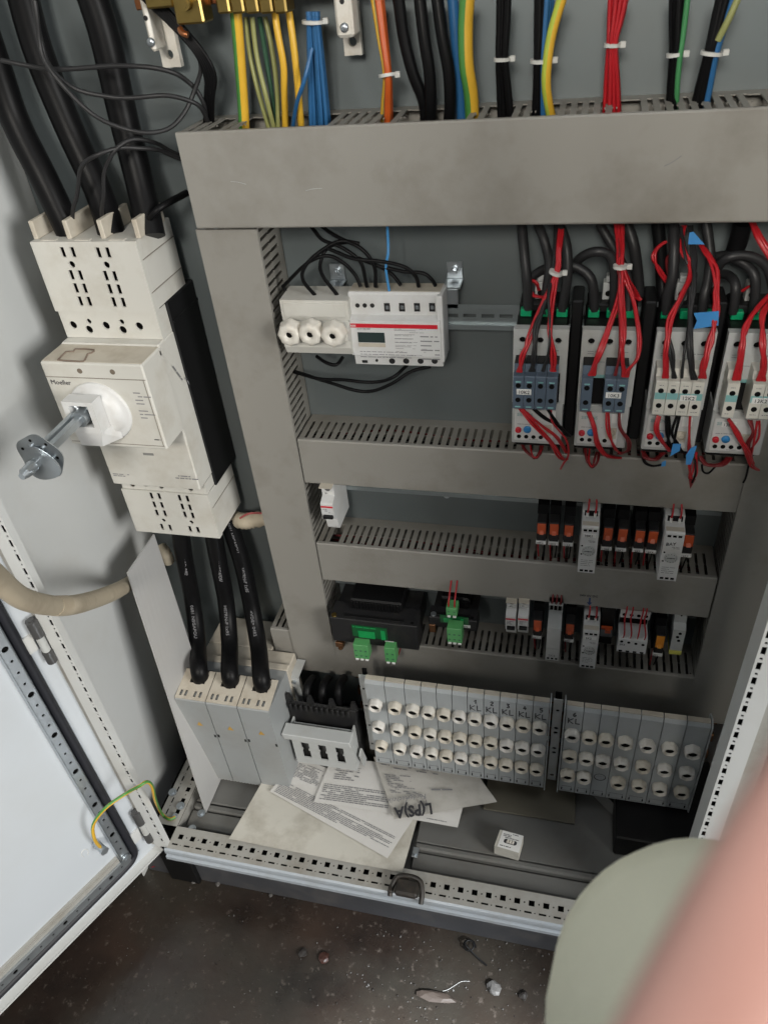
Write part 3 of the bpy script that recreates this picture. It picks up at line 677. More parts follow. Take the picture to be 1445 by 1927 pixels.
# triple fuse base
x0 = at(530, 620, -.01).x; x1 = at(656, 620, -.01).x
zt = at(535, 566, 0).z
tf = thing('triple_fuse_base', 'white triple fuse base with three round screw caps beside meter', 'fuse base', ((x0 + x1) / 2, .045, -.1))
b = MB(); za = aty('E', 170, 425, .0).z; zb2 = aty('E', 200, 735, -.015).z
b.prism([(.045, za + .002), (.0, za), (.0, za - .030), (-.018, za - .042), (-.018, za - .050), (-.010, za - .054), (-.010, zb2 + .012), (-.004, zb2), (.045, zb2)], x0, x1)
b.cbox(x0 + .004, x1 - .004, -.0015, .001, za - .024, za - .004, .0005)
b.build('base_body', CREAM, tf)
for x, y in ((218, 630), (332, 628), (458, 636)):
    p = aty('E', x, y, -.028); inst('fuse_cap', CAPBIG, (p.x, -.0105, p.z + .002), tf)
# energy meter
me_ = thing('energy_meter', 'white seven module energy meter with red band and dark display', 'energy meter', (.26, .045, -.1))
mx0, mx1 = .1945, .3215
zr = at(655, 605, 0).z
b = MB(); b.prism([(.045, zr + .036), (-.0, zr + .036 - .001), (.012, zr + .030), (.012, zr + .004), (.0, zr), (.0, zr - .054), (.012, zr - .056), (.012, zr - .066), (.045, zr - .066)], mx0, mx1)
b2 = MB()
zt_ = aty('E', 600, 400, .02).z
b = MB(); b.prism([(.045, zr + .037), (.014, zr + .037), (.012, zr + .034), (.012, zr + .006), (-.0, zr + .002), (-.0, zr - .050), (.010, zr - .052), (.012, zr - .070), (.045, zr - .070)], mx0, mx1)
b.cbox(mx1 - .0045, mx1 + .0035, .004, .044, zr - .06, zr + .036, .001)
bo = b.build('meter_housing', WHITE, me_)
b = MB(); b.box(mx0 + .001, mx1 - .001, .016, .044, zr + .0371, zr + .0376); b.build('beige_top', CREAM2, me_)
b = MB(); b.box(mx0 - .0003, mx1 - .0035, -.0008, .0, zr - .008, zr - .0025); b.build('red_band', REDP, me_)
text('ABB', .0045, (mx0 + .002, -.0011, zr - .0068), UX, UZ, LABEL, me_)
b = MB(); q0 = aty('E', 598, 603, 0); q1 = aty('E', 752, 662, 0); b.cbox(q0.x, q1.x, -.001, .0, q1.z, q0.z, .0003); b.build('display', LCD, me_)
b = MB(); q2 = aty('E', 752, 686, 0); b.cbox(q0.x, q1.x, -.0012, .0, q2.z, q1.z - .001, .0003); b.build('display_strip', CREAM2, me_)
text('C13 110-100', .0035, (q0.x, -.0004, q0.z + .004), UX, UZ, INKG, me_)
b = MB(); p = aty('E', 800, 585, -.0); prints(b, p, UX, UZ, .044, .043, 9, 0, fill=.75, h=.12, seed=4)
for zz_ in range(5): b.box(p.x, p.x + .030 - zz_ * .002, -.0003, 0, p.z - .002 - zz_ * .006, p.z - .0025 - zz_ * .006)
p2 = aty('E', 945, 625, 0); prints(b, p2, UX, UZ, .026, .04, 6, 0, fill=.8, h=.25, seed=6); p3 = aty('E', 612, 708, 0); prints(b, p3, UX, UZ, .08, .012, 3, 0, fill=.85, h=.25, seed=7)
b.build('printed_text', INKG, me_)
b = MB()
for x in (598, 638, 680): p = aty('E', x, 455, .012); b.cyl(p, p + FY * .0006, .0032, 10)
for x in (762, 845, 928, 1012): p = aty('E', x, 465, .012); b.cbox(p.x - .004, p.x + .004, .0112, .012, p.z - .006, p.z + .006, .0003)
for x in (790, 868, 948, 1026): p = aty('E', x, 763, .0115); b.cyl(p, p + FY * .0008, .0045, 10)
p = aty('E', 705, 760, .011); b.cyl(p, p + FY * .0008, .0022, 8); p = aty('E', 640, 765, .0115); b.cbox(p.x - .004, p.x + .004, .010, .011, p.z - .002, p.z + .002, .0003)
b.build('screw_terminal', BLK2, me_)
b = MB()
for x in (762, 845, 928, 1012): p = aty('E', x, 462, .011); b.cbox(p.x - .0022, p.x + .0022, .0100, .0112, p.z - .0035, p.z + .0015, .0003)
b.build('terminal_clamp', ZINC, me_)
# small MCB builder
def mcb(x0, x1, zt, yf, label, group=None, side=LGREY, h=.088):
    o = thing('circuit_breaker', label, 'circuit breaker', ((x0 + x1) / 2, .05, zt - h), group)
    b = MB(); b.prism([(.058, zt), (yf + .016, zt), (yf + .016, zt - .022), (yf + .002, zt - .028), (yf, zt - .030), (yf, zt - .060), (yf + .012, zt - .066), (yf + .016, zt - h + .004), (yf + .018, zt - h), (.058, zt - h)], x0 + .0003, x1 - .0003)
    b.build('breaker_body', WHITE, o)
    b = MB(); b.box(x0, x1, yf + .004, .056, zt - .0005, zt + .0002); b.build('beige_top', CREAM2, o)
    b = MB(); b.box(x0 + .0005, x1 - .0005, yf - .0006, yf, zt - .036, zt - .033); b.build('red_band', REDP, o)
    b = MB(); b.cbox(x0 + .003, x1 - .0015, yf - .006, yf, zt - .056, zt - .050, .001); b.build('toggle', BLACK, o)
    b = MB(); xm = (x0 + x1) / 2
    b.cyl((xm, yf + .016, zt - .009), (xm, yf + .0155, zt - .009), .0048, 12); b.cyl((xm, yf + .0165, zt - h + .009), (xm, yf + .0158, zt - h + .009), .004, 12); b.build('screw_hole', mat('screw_grey', (.10, .10, .10), .5), o)
    b = MB(); prints(b, (x0 + .003, yf - .0002, zt - .039), UX, UZ, .012, .009, 3, seed=int(x0 * 999)); b.build('printed_text', INKG, o)
    b = MB(); b.box(x0 + .003, x1 - .003, yf + .0154, yf + .016, zt - .020, zt - .016); b.build('name_strip', LABEL, o)
    text('2F1', .0038, (x0 + .005, yf + .0152, zt - .0195), UX, UZ, INK, o)
    return o
a0 = aty('H', 142, 105, .0); a1 = aty('H', 210, 105, .0)
mcb(a0.x, a0.x + .0215, a0.z + .004, -.018, 'single white circuit breaker at the left end of middle row', 'small circuit breakers', h=.092)
a0 = aty('H', 1262, 790, .0)
for k, lb in ((0, 'left of the two white circuit breakers above lowest duct'), (1, 'right of the two white circuit breakers, next to orange relay')):
    xa = aty('H', 1255 + 75 * k, 880, -.016).x
    mcb(xa, xa + .0182, aty('H', 1262 + 74 * k, 790, .0).z + .001, -.016, lb, 'small circuit breakers', h=.086)
# plug-in relay builder
def relay(pxl, pxr, pyt, pyb, label, lab_txt, Y=-.012, colr=ORNG, wires=()):
    # pxl..pxr at the coloured window (zoom I coordinates), pyt/pyb window top/bottom
    pl = aty('I', pxl, pyt, Y); pr = aty('I', pxr, pyt, Y); pb = aty('I', pxl, pyb, Y)
    w_ = .0165; xc = (pl.x + pr.x) / 2; x0 = xc - w_ / 2; x1 = xc + w_ / 2; zt, zb = pl.z, pb.z
    o = thing('plug_in_relay', label, 'relay', (xc, .05, zb - .02), 'plug-in relays with coloured windows')
    b = MB(); b.prism([(.058, zt + .036), (.034, zt + .036), (.034, zt + .020), (.012, zt + .018), (.010, zt + .002), (.03, zt), (.03, zb - .012), (.012, zb - .014), (.012, zb - .030), (.058, zb - .030)], x0, x1)
    for dx in (-.0042, .0042): b.cyl((xc + dx, .034, zt + .028), (xc + dx, .0335, zt + .028), .0026, 8, 1)
    b.build('relay_socket', [BLACK, BLK2], o)
    b = MB(); b.cbox(x0 + .001, x1 - .001, Y, .03, zb - .0152, zt + .002, .001); ro = b.build('relay_case', BLK2, o)
    b = MB(); b.cbox(x0 + .0018, x1 - .0018, Y - .0012, Y + .001, zb, zt, .0004); b.build('coloured_window', colr, ro)
    b = MB(); b.prism([(Y - .0014, zb + (zt - zb) * .35), (Y - .0055, zb + (zt - zb) * .1), (Y - .0014, zb + .001)], xc - .003, xc + .003); b.build('test_lever', colr, ro)
    b = MB(); b.cbox(x0 + .0005, x1 - .0005, Y - .001, Y + .006, zb - .0215, zb - .0155, .0004); b.build('name_strip', LABEL, o)
    text(lab_txt, .0050, (xc - .0070, Y - .0013, zb - .0203), UX, UZ, INK, o)
    b = MB()
    for k in wires:
        xx = xc + k * .0042; b.tube([(xx + .001, .030, zt + .027), (xx, .028, zt + .040), (xx + .001, .045, zt + .06)], .0013, 6)
        b.cyl((xx, .031, zt + .022), (xx, .029, zt + .030), .0018, 8, 1)
    for k in (-1, 1):
        b.tube([(xc + k * .004, .014, zb - .026), (xc + k * .005, .010, zb - .045), (xc + k * .003, .022, zb - .085)], .0012, 5, mi=2 if k > 0 else 0)
        if k not in wires: b.cyl((xc + k * .0042, .034, zt + .026), (xc + k * .0042, .031, zt + .026), .0016, 8, 1)
        if k not in wires: b.tube([(xc + k * .0042, .030, zt + .028), (xc + k * .005, .028, zt + .042), (xc + k * .003, .045, zt + .062)], .0012, 5, mi=2)
    b.build('control_wire', [RED, LABEL, CABLE], o)
    return o
RL = [(228, 275, 238, 290, 'orange relay at the far left of the middle relay row', '10K4', (-1,)), (296, 340, 241, 295, 'second orange relay from the left in the middle row', '10K5', (1,)),
      (372, 420, 248, 300, 'third orange relay, just left of the first tall timer', '11K3', ()),
      (578, 632, 262, 322, 'orange relay immediately right of the first tall timer', '10K6', (1,)), (655, 710, 268, 328, 'orange relay second to the right of the first tall timer', '10K7', (-1,)),
      (748, 800, 276, 332, 'orange relay of the middle row right of centre, fourth before the second timer', '12K3', (1,)), (818, 870, 280, 338, 'orange relay directly left of the second tall timer', '12K4', ()),
      (1010, 1058, 300, 358, 'orange relay partly hidden behind the second tall timer', '12K5', ())]
RL[5] = (748, 800, 276, 332, 'orange relay between two others, third to the right of first timer', '12K3', (1,))
for q in RL: relay(q[0], q[1], q[2], q[3], q[4], q[5], wires=q[6])
relay(205, 255, 750, 800, 'orange relay right of the paired circuit breakers in lowest row', '2K1', '', wires=(-1, 1)) if False else relay(205, 255, 750, 800, 'orange relay right of the paired circuit breakers in lowest row', '2K1', wires=(-1, 1))
relay(378, 425, 770, 818, 'orange relay between the grey coupler and tall timer, lowest row', '2K3')
relay(858, 905, 832, 892, 'relay with an amber window near right end of lowest row', '3K1', colr=AMBER)
# tall timer relays
def timer(tl, tr, bl, label, txt, hand=None):
    Y = -.030
    a = aty('I', *tl, Y); c = aty('I', *tr, Y); d = aty('I', *bl, Y)
    x0, x1, zt, zb = a.x, c.x, a.z, d.z
    o = thing('timer_relay', label, 'timer relay', ((x0 + x1) / 2, .05, zb), 'tall white timer relays')
    b = MB(); b.prism([(.058, zt + .012), (-.004, zt + .012), (-.006, zt + .002), (Y + .002, zt + .0005), (Y, zt - .002), (Y, zb + .001), (Y + .002, zb), (.058, zb)], x0, x1); b.build('timer_case', WHITE, o)
    W = x1 - x0; H = zt - zb
    b = MB(); b.box(x0 + .001, x1 - .001, Y + .003, -.007, zt + .0006, zt + .0012); b.build('beige_top', CREAM2, o)
    b = MB(); b.cbox(x0 + .003, x1 - .003, -.0065, -.004, zt + .0025, zt + .0115, .0003); b.build('terminal_recess', BLACK, o)
    b = MB()
    for k in (.28, .72): 
        xx = x0 + W * k; b.cyl((xx, -.010, zt + .004), (xx, -.0095, zt + .011), .002, 8, 1); b.tube([(xx, -.0095, zt + .010), (xx + .001, -.006, zt + .022), (xx + (.5 - k) * .006, .012, zt + .04), (xx, .03, zt + .06)], .0014, 6)
    b.build('control_wire', [RED, LABEL], o)
    b = MB()
    for zz in (zt - H * .07, zb + H * .06):
        for k in (.22, .5, .78): b.cbox(x0 + W * k - .0026, x0 + W * k + .0026, Y - .0005, Y, zz - .002, zz + .002, .0002)
    for zz in (.42, .60): b.disc((x0 + W * .12, Y, zb + H * zz), FY, .0015, 8)
    b.build('terminal_opening', HOLE, o)
    b = MB(); c_ = Vector((x0 + W * .5, Y, zb + H * .50)); b.lathe(c_, FY, [(0, .0098), (.0015, .0098), (.0018, .009), (.0018, .0005)], 22)
    do = b.build('setting_dial', LGREY, o)
    b = MB()
    for a_ in range(12):
        th = a_ * math.pi / 6; b.disc(c_ + Vector((.0078 * math.cos(th), -.0019, .0078 * math.sin(th))), FY, .0006, 6)
    b.disc(c_ + Vector((0, -.0019, 0)), FY, .0011, 8); b.box(c_.x - .006, c_.x + .006, Y - .0022, Y - .0018, c_.z - .0005, c_.z + .0005)
    b.build('dial_marks', INK, do)
    b = MB(); prints(b, (x0 + W * .12, Y - .0002, zb + H * .30), UX, UZ, W * .7, H * .16, 4, seed=int(x0 * 1e4), h=.2); prints(b, (x0 + W * .45, Y - .0002, zb + H * .72), UX, UZ, W * .4, H * .05, 2, seed=3, h=.3)
    b.build('printed_text', INK, o)
    if txt:
        b = MB(); b.cbox(x0 + W * .12, x0 + W * .86, Y - .0006, Y, zb + H * .79, zb + H * .87, .0002); b.build('name_strip', LABEL, o)
        text(txt, .006, (x0 + W * .18, Y - .0009, zb + H * .80), UX, UZ, INK, o)
    if hand: text(hand, .0085, (x0 + W * .12, Y - .0004, zb + H * .735), (1, 0, .12), UZ, INK, o, 'handwriting', sx=.9)
    return o
timer((462, 255), (556, 258), (432, 497), 'left tall white timer relay in the middle row', '10K1')
timer((905, 285), (1010, 290), (875, 540), 'right tall white timer relay with handwriting in the middle row', None, 'BAY')
timer((470, 805), (556, 808), (449, 1000), 'tall white timer relay in the lowest row below the arrow', '2K2')
# coupler module (grey)
Y = -.028; a = aty('I', 280, 790, Y); c = aty('I', 354, 790, Y); d = aty('I', 270, 958, Y)
o = thing('interface_module', 'pale grey coupler module with three wires between orange relays', 'interface module', ((a.x + c.x) / 2, .05, d.z))
b = MB(); b.prism([(.058, a.z + .045), (.0, a.z + .045), (.0, a.z + .026), (.012, a.z + .024), (.012, a.z + .002), (Y, a.z), (Y, d.z), (.058, d.z)], a.x, c.x); b.build('module_case', LGREY, o)
b = MB()
for k in range(3): xx = a.x + (c.x - a.x) * (.2 + .3 * k); b.cbox(xx - .002, xx + .002, Y - .0006, Y, d.z + .003, d.z + .007, .0003); b.cbox(xx - .003, xx + .0025, .0110, .0118, a.z + .004, a.z + .022, .0003); b.disc((xx, 0, a.z + .032), FY, .0024, 8)
b.build('terminal_opening', HOLE, o)
b = MB()
for k in range(3): xx = a.x + (c.x - a.x) * (.2 + .3 * k); b.tube([(xx, -.002, a.z + .032), (xx + .001, -.004, a.z + .046), (xx, .02, a.z + .07)], .0014, 6)
b.build('control_wire', DRED, o)
text('2K4', .0075, (a.x + .004, Y - .0003, d.z + .0095), UX, UZ, INKG, o); b = MB(); b.box(a.x + .002, c.x - .002, Y - .0004, Y, d.z + .03, d.z + .0303); b.build('seam', INKG, o)
# grey relay with orange top
Y = -.004; a = aty('I', 560, 780, Y); c = aty('I', 632, 780, Y); d = aty('I', 556, 885, Y)
o = thing('coupling_relay', 'dark coupling relay with clear case and an orange top lever', 'relay', ((a.x + c.x) / 2, .05, d.z))
b = MB(); b.cbox(a.x, c.x, Y + .006, .056, d.z, a.z + .038, .001); b.build('relay_socket', BLACK, o)
b = MB(); b.cbox(a.x + .001, c.x - .001, Y, Y + .01, a.z - .026, a.z - .008, .001); b.build('relay_case', mat('smoky_case', (.13, .14, .15), .2), o)
b = MB(); b.cbox(a.x + .002, c.x - .002, Y - .001, Y + .004, a.z - .007, a.z - .002, .0006); b.cbox(a.x + .008, a.x + .017, Y - .006, Y, a.z - .011, a.z - .003, .0008); b.build('test_lever', ORNG, o)
# mini contactor with red wires
Y = -.02; a = aty('I', 655, 845, Y); c = aty('I', 812, 850, Y); d = aty('I', 646, 920, Y)
o = thing('mini_contactor', 'small white auxiliary contactor with red wires in lowest row', 'contactor', ((a.x + c.x) / 2, .05, d.z))
b = MB(); b.prism([(.058, a.z + .050), (.012, a.z + .050), (.0, a.z + .046), (.0, a.z + .030), (.014, a.z + .027), (.014, a.z + .004), (Y + .003, a.z + .002), (Y, a.z - .002), (Y, d.z + .003), (Y + .004, d.z), (.058, d.z)], a.x, c.x); b.build('contactor_body', WHITE, o)
b = MB(); b.box(a.x + .001, c.x - .001, .013, .0139, a.z + .005, a.z + .026)
for k in range(4):
    xx = a.x + (c.x - a.x) * (.13 + .245 * k); b.disc((xx, Y, a.z - .007 - .001 * k), FY, .0026, 10); b.cbox(xx - .003, xx + .003, Y - .0005, Y, d.z + .004, d.z + .0075, .0002); b.disc((xx, 0, a.z + .037), FY, .0032, 10)
b.build('screw_terminal', HOLE, o)
text('2K5', .0055, (a.x + .003, Y - .0004, a.z - .016), UX, UZ, INK, o)
b = MB()
for k in range(4):
    xx = a.x + (c.x - a.x) * (.16 + .24 * k); xt = xx + random.uniform(-.004, .006)
    b.tube([(xx, Y + .002, a.z + .001), (xx + .001, Y + .001, a.z + .014), (xt, -.008, a.z + .036), (xt + .002, .0, a.z + .055), (xt, .03, a.z + .08)], .0013, 6); b.cyl((xx, Y + .003, a.z - .001), (xx, Y + .0015, a.z + .008), .0017, 8, 1)
b.build('control_wire', [RED, LABEL], o)
# end terminal with yellow foot
Y = -.006; a = aty('I', 948, 800, Y); c = aty('I', 1005, 806, Y); d = aty('I', 928, 928, Y)
o = thing('end_terminal', 'narrow grey terminal module with yellow foot, right end of lowest row', 'terminal module', ((a.x + c.x) / 2, .05, d.z))
b = MB(); b.prism([(.058, a.z + .032), (.012, a.z + .032), (.006, a.z + .006), (Y, a.z), (Y, d.z + .010), (.058, d.z + .004)], a.x, a.x + .019); b.build('module_case', LGREY, o)
b = MB(); b.cbox(a.x - .0005, a.x + .0195, Y - .001, .03, d.z, d.z + .009, .001); b.build('module_foot', YLW, o)
b = MB()
for k in range(3): b.disc((a.x + .008 + .003 * ((k + 1) % 2), Y, a.z - .008 - .0085 * k), FY, .0027, 10)
b.disc((a.x + .01, .008, a.z + .02), FY, .0015, 8); b.build('terminal_opening', HOLE, o)
# transformers
def transformer(pl, pr, pt_back, pb, Y, label, small=False):
    a = aty('H', *pl, Y); c = aty('H', *pr, Y); d = aty('H', *pb, Y)
    x0, x1, zt, zb = a.x, c.x, a.z, d.z
    o = thing('control_transformer', label, 'transformer', ((x0 + x1) / 2, .06, zb), 'black control transformers')
    b = MB(); b.cbox(x0, x1, Y, .01, zb, zt, .0015); b.cbox(x0 + .004, x1 - .004, .01, .065, zb + .01, zt - .004, .001); b.build('transformer_frame', BLK2, o)
    W = x1 - x0; b = MB()
    b.cbox(x0 + W * .2, x1 - W * .2, Y + .030, .05, zt + .0005, zt + .022, .003)
    n = 16
    for k in range(n):
        xx = x0 + W * .21 + W * .57 * k / n; b.cbox(xx, xx + W * .57 / n * .6, Y + .0275, Y + .030, zt - .001, zt + .018, .0005)
    b.cbox(x0 + W * .16, x0 + W * .84, Y + .006, Y + .012, zt, zt + .002, .0004)
    b.build('coil', BLACK, o)
    b = MB(); b.cyl((x0 + .008, Y + .006, zt - .0005), (x0 + .008, Y + .006, zt + .003), .0048, 14); b.build('screw', BRASS if not small else ZINC, o)
    b = MB(); b.cyl((x1 - .010, Y + .008, zt), (x1 - .010, Y + .008, zt + .0006), .003, 10); b.build('screw_hole', HOLE, o)
    return o, x0, x1, zt, zb
o, x0, x1, zt, zb = transformer((190, 905), (720, 960), 0, (205, 1045), -.035, 'big black control transformer with green label and two green plugs')
W = x1 - x0
g0 = aty('H', 325, 950, -.0355); g1 = aty('H', 545, 1040, -.0355)
b = MB(); b.box(g0.x, g1.x, -.0362, -.035, g1.z, g0.z); lo = b.build('rating_label', mat('dark_green_label', (.004, .09, .025), .3), o)
b = MB(); q0 = aty('H', 365, 985, -.036); q1 = aty('H', 470, 1036, -.036); b.box(q0.x, q1.x, -.0366, -.0362, q1.z, q0.z); q0 = aty('H', 500, 985, -.036); b.box(q0.x, q0.x + .008, -.0366, -.0362, q1.z, q0.z)
prints(b, (g0.x + .002, -.0363, g0.z - .002), UX, UZ, .045, .005, 1, seed=2, h=.5); b.build('label_print', GLBL, lo)
q0 = aty('H', 530, 1048, -.0355); b = MB(); b.box(q0.x, q0.x + .016, -.0362, -.035, q0.z - .006, q0.z); b.build('name_strip', LABEL, o); text('2T1', .0048, (q0.x + .003, -.0365, q0.z - .0048), UX, UZ, INK, o)
def plug(zn, pl, pr, pb, Y, n, label, up=False):
    a = aty(zn, *pl, Y); c = aty(zn, *pr, Y); d = aty(zn, *pb, Y)
    t = thing('terminal_plug', label, 'terminal plug', ((a.x + c.x) / 2, Y + .02, d.z), 'green terminal plugs of the transformers')
    b = MB(); b.cbox(a.x, c.x, Y, Y + .022, d.z + .003, a.z, .0008); b.build('plug_body', GTERM, t)
    b = MB(); b2 = MB()
    for k in range(n):
        xx = a.x + (c.x - a.x) * (k + .5) / n
        b.cbox(xx - .0028, xx + .0028, Y - .001, Y + .012, d.z - .001, d.z + .0032, .0005); b2.box(xx - .002, xx + .002, Y - .0004, Y, a.z - (a.z - d.z) * .42, a.z - (a.z - d.z) * .34); b2.box(xx - .002, xx + .002, Y - .0004, Y, a.z - (a.z - d.z) * .75, a.z - (a.z - d.z) * .68)
    b.build('clamp', LABEL, t); b2.build('screw_slot', DGR, t)
    return t
b = MB()
plug('H', (332, 1070), (420, 1075), (326, 1155), -.052, 3, 'wider green three way plug under the big transformer')
plug('H', (520, 1090), (585, 1094), (518, 1178), -.052, 2, 'narrow green two way plug under the big transformer')
b = MB(); q = aty('H', 255, 1075, -.03); b.cbox(q.x - .008, q.x + .008, -.031, -.01, q.z - .005, q.z + .008, .001); b.cyl((q.x, -.028, q.z - .010), (q.x, -.028, q.z - .004), .005, 10); b.build('earth_tag', TCOP, o)
b = MB(); q = aty('H', 590, 1145, -.03); b.tube([q, q + Vector((.008, 0, .012)), q + Vector((.012, .01, .03))], .0013, 6); b.build('control_wire', DRED, o)
o, x0, x1, zt, zb = transformer((790, 900), (1085, 935), 0, (795, 960), -.02, 'small black control transformer with a green plug on its top', True)
q0 = aty('H', 860, 890, -.0205); b = MB(); b.box(q0.x, q0.x + .05, -.0212, -.02, q0.z - .018, q0.z); lo = b.build('rating_label', MATS['dark_green_label'], o)
b = MB(); b.box(q0.x + .006, q0.x + .022, -.0217, -.0212, q0.z - .016, q0.z - .006); b.box(q0.x + .036, q0.x + .041, -.0217, -.0212, q0.z - .014, q0.z - .004); b.build('label_print', GLBL, lo)
q0 = aty('H', 992, 950, -.0205); b = MB(); b.box(q0.x, q0.x + .015, -.0212, -.02, q0.z - .006, q0.z); b.build('name_strip', LABEL, o); text('2T2', .0046, (q0.x + .003, -.0215, q0.z - .0048), UX, UZ, INK, o)
b = MB(); q = aty('H', 815, 970, -.021); b.cbox(q.x - .006, q.x + .006, -.0225, -.018, q.z - .010, q.z + .009, .001); b.build('earth_tag', TCOP, o)
plug('H', (895, 850), (962, 850), (895, 900), -.035, 2, 'green plug with two red wires on top of small transformer')
b = MB()
for x in (912, 948): 
    p = aty('H', x, 845, -.03); b.tube([p, p + Vector((0, .004, .012)), p + Vector((.001, .03, .035))], .0015, 6)
tag(b.build('wire_pair', RED), 'two short red wires rising from the green top plug', 'wires')
plug('H', (900, 972), (990, 972), (898, 1060), -.045, 3, 'green three way plug under the small transformer')
# ================================================================== MOTOR STARTERS
def starter(x0, kind, label, txt, dx_red):
    w_ = .068; YF = -.040; zt = -.0226; zb = -.1925
    o = thing('motor_starter', label, 'contactor', (x0 + w_ / 2, .05, zb), 'contactors with overload relays')
    b = MB(); b.cbox(x0 + .002, x0 + w_ - .002, YF + .010, .045, -.13, zt - .001, .002); b.cbox(x0 + .003, x0 + w_ - .003, .005, .045, -.02, zt + .014, .002)
    b.cbox(x0 + .004, x0 + w_ - .004, YF + .012, .042, zb - .012, -.13, .002)
    b.build('contactor_base', BLACK, o)
    b = MB(); za = -.128
    ax0 = x0 + .0058; ax1 = x0 + .0605
    pz = zt - .0605
    b.perf((x0, YF + .003, pz), (1, 0, 0), (0, 0, 1), w_, zt - pz, .003, (), [(.0115, zt - pz - .0150, .0042), (.0335, zt - pz - .0152, .0042), (.0555, zt - pz - .0154, .0042)], 0, 16)
    b.box(x0 + .001, x0 + w_ - .001, YF + .0035, YF + .01, pz, zt - .001, 1)
    b.box(x0, x0 + .0015, YF + .003, YF + .012, pz, zt); b.box(x0 + w_ - .0015, x0 + w_, YF + .003, YF + .012, pz, zt); b.box(x0 + .0015, x0 + w_ - .0015, YF + .003, YF + .012, zt - .001, zt)
    b.box(x0, ax0, YF, YF + .012, za, pz); b.box(ax1 - .0, x0 + w_, YF, YF + .012, za, pz)
    b.build('contactor_front', [LGREY, HOLE], o)
    b = MB(); b.box(ax0, ax1, YF + .004, YF + .012, za, pz); b.build('aux_recess', BLACK if kind != 2 else BLK2, o)
    b = MB(); b.box(ax0 + .002, ax1 - .002, YF + .0035, YF + .0045, pz - .0065, pz - .0005); b.build('teal_strip', TEAL, o)
    b = MB(); prints(b, (x0 + .008, YF - .0002, zt - .028), UX, UZ, .012, .006, 2, seed=1, h=.3); prints(b, (x0 + .045, YF - .0002, zt - .028), UX, UZ, .012, .004, 1, seed=2, h=.3); prints(b, (x0 + .008, YF - .0002, zt - .042), UX, UZ, .030, .003, 1, seed=12, h=.3); b.build('printed_text', INKG, o)
    # overload relay
    b = MB(); b.cbox(x0 + .0005, x0 + w_ - .001, YF, YF + .05, zb, za - .0005, .0012); ov = b.build('overload_relay', LGREY, o)
    b = MB(); b.cbox(x0 + .004, x0 + w_ - .012, YF - .0025, YF, zb + .006, za - .010, .0008); b.build('relay_face', WHITE, ov)
    fy = YF - .0026
    text('SIEMENS', .0062, (x0 + .0072, fy - .0002, za - .0195), UX, UZ, INKT, ov, sx=.9)
    b = MB(); b.lathe((x0 + .0095, fy, zb + .0235), FY, [(0, .0042), (.003, .0042), (.004, .0032), (.004, .0004)], 16); b.build('reset_button', REDP, ov)
    b = MB(); b.lathe((x0 + .0215, fy, zb + .0245), FY, [(0, .0052), (.002, .0052), (.002, .0004)], 16); b.cbox(x0 + .0175, x0 + .0255, fy - .0032, fy - .002, zb + .0237, zb + .0253, .0003); b.build('reset_dial', BLUP, ov)
    b = MB(); b.cbox(x0 + .040, x0 + .0535, fy - .0008, fy, zb + .016, zb + .033, .0004); b.lathe((x0 + .0468, fy - .0008, zb + .0255), FY, [(0, .0056), (.0015, .0056), (.0015, .0004)], 18); b.cbox(x0 + .043, x0 + .0506, fy - .0032, fy - .002, zb + .0247, zb + .0263, .0003); b.build('current_dial', CREAM2, ov)
    b = MB()
    for k in range(4): b.cyl((x0 + .0105 + .0098 * k, fy, zb + .0125), (x0 + .0105 + .0098 * k, fy - .0005, zb + .0125), .003, 10)
    b.build('terminal_opening', HOLE, ov)
    b = MB(); prints(b, (x0 + .008, fy - .0002, zb + .0088), UX, UZ, .034, .003, 1, seed=5, h=.3); prints(b, (x0 + .008, fy - .0002, zb + .033), UX, UZ, .03, .003, 1, seed=6, h=.3); b.build('printed_text', INKG, ov)
    b = MB(); b.box(x0 + .046, x0 + .058, fy - .0004, fy, za - .024, za - .010); b.build('rating_label', LABEL, ov)
    # auxiliary contact blocks
    YA = -.076; ztop = at(966, 707, YA).z; zbt = at(966, 769, YA).z
    cols = [0, 1, 2, 3] if kind in (0, 2) else [0, 2, 3]
    wc = .0138; am = SLATE if kind < 2 else AUXW
    for k in cols:
        xa = x0 + .0035 + wc * k
        b = MB(); b.prism([(YF + .002, ztop + .010), (YA + .014, ztop + .010), (YA + .012, ztop), (YA + .001, ztop - .0005), (YA, ztop - .0015), (YA, zbt + .001), (YA + .001, zbt), (YF + .002, zbt)], xa + .0003, xa + wc - .0003)
        ao = b.build('auxiliary_contact', am, o)
        if kind < 2:
            b = MB(); b.box(xa + .0004, xa + wc - .0004, YA + .0145, YF, ztop + .0102, ztop + .0108); b.build('block_top', BLACK, ao)
        else:
            b = MB(); b.box(xa + .0005, xa + wc - .0005, YA - .0004, YA, zbt + .0225, zbt + .0315); b.build('teal_band', TEAL, ao)
        b = MB(); zz1 = ztop - .0135; zz2 = zbt + .0135
        b.disc((xa + wc / 2, YA, zz1), FY, .0034, 14); b.disc((xa + wc / 2, YA, zz2), FY, .0034, 14); b.build('screw_hole', HOLE, ao)
        b = MB()
        if kind < 2:
            b.cbox(xa + .0035, xa + wc - .0035, YA - .0008, YA, zz1 + .0045, zz1 + .0062, .0002); b.cbox(xa + .0035, xa + wc - .0035, YA - .0008, YA, zbt + .003, zbt + .0045, .0002); b.build('clamp_mark', TEAL, ao)
        else:
            prints(b, (xa + .004, YA - .0002, zz1 + .008), UX, UZ, .006, .002, 1, seed=k); prints(b, (xa + .003, YA - .0002, zbt + .0065), UX, UZ, .008, .002, 1, seed=k + 4); b.build('clamp_mark', INKG, ao)
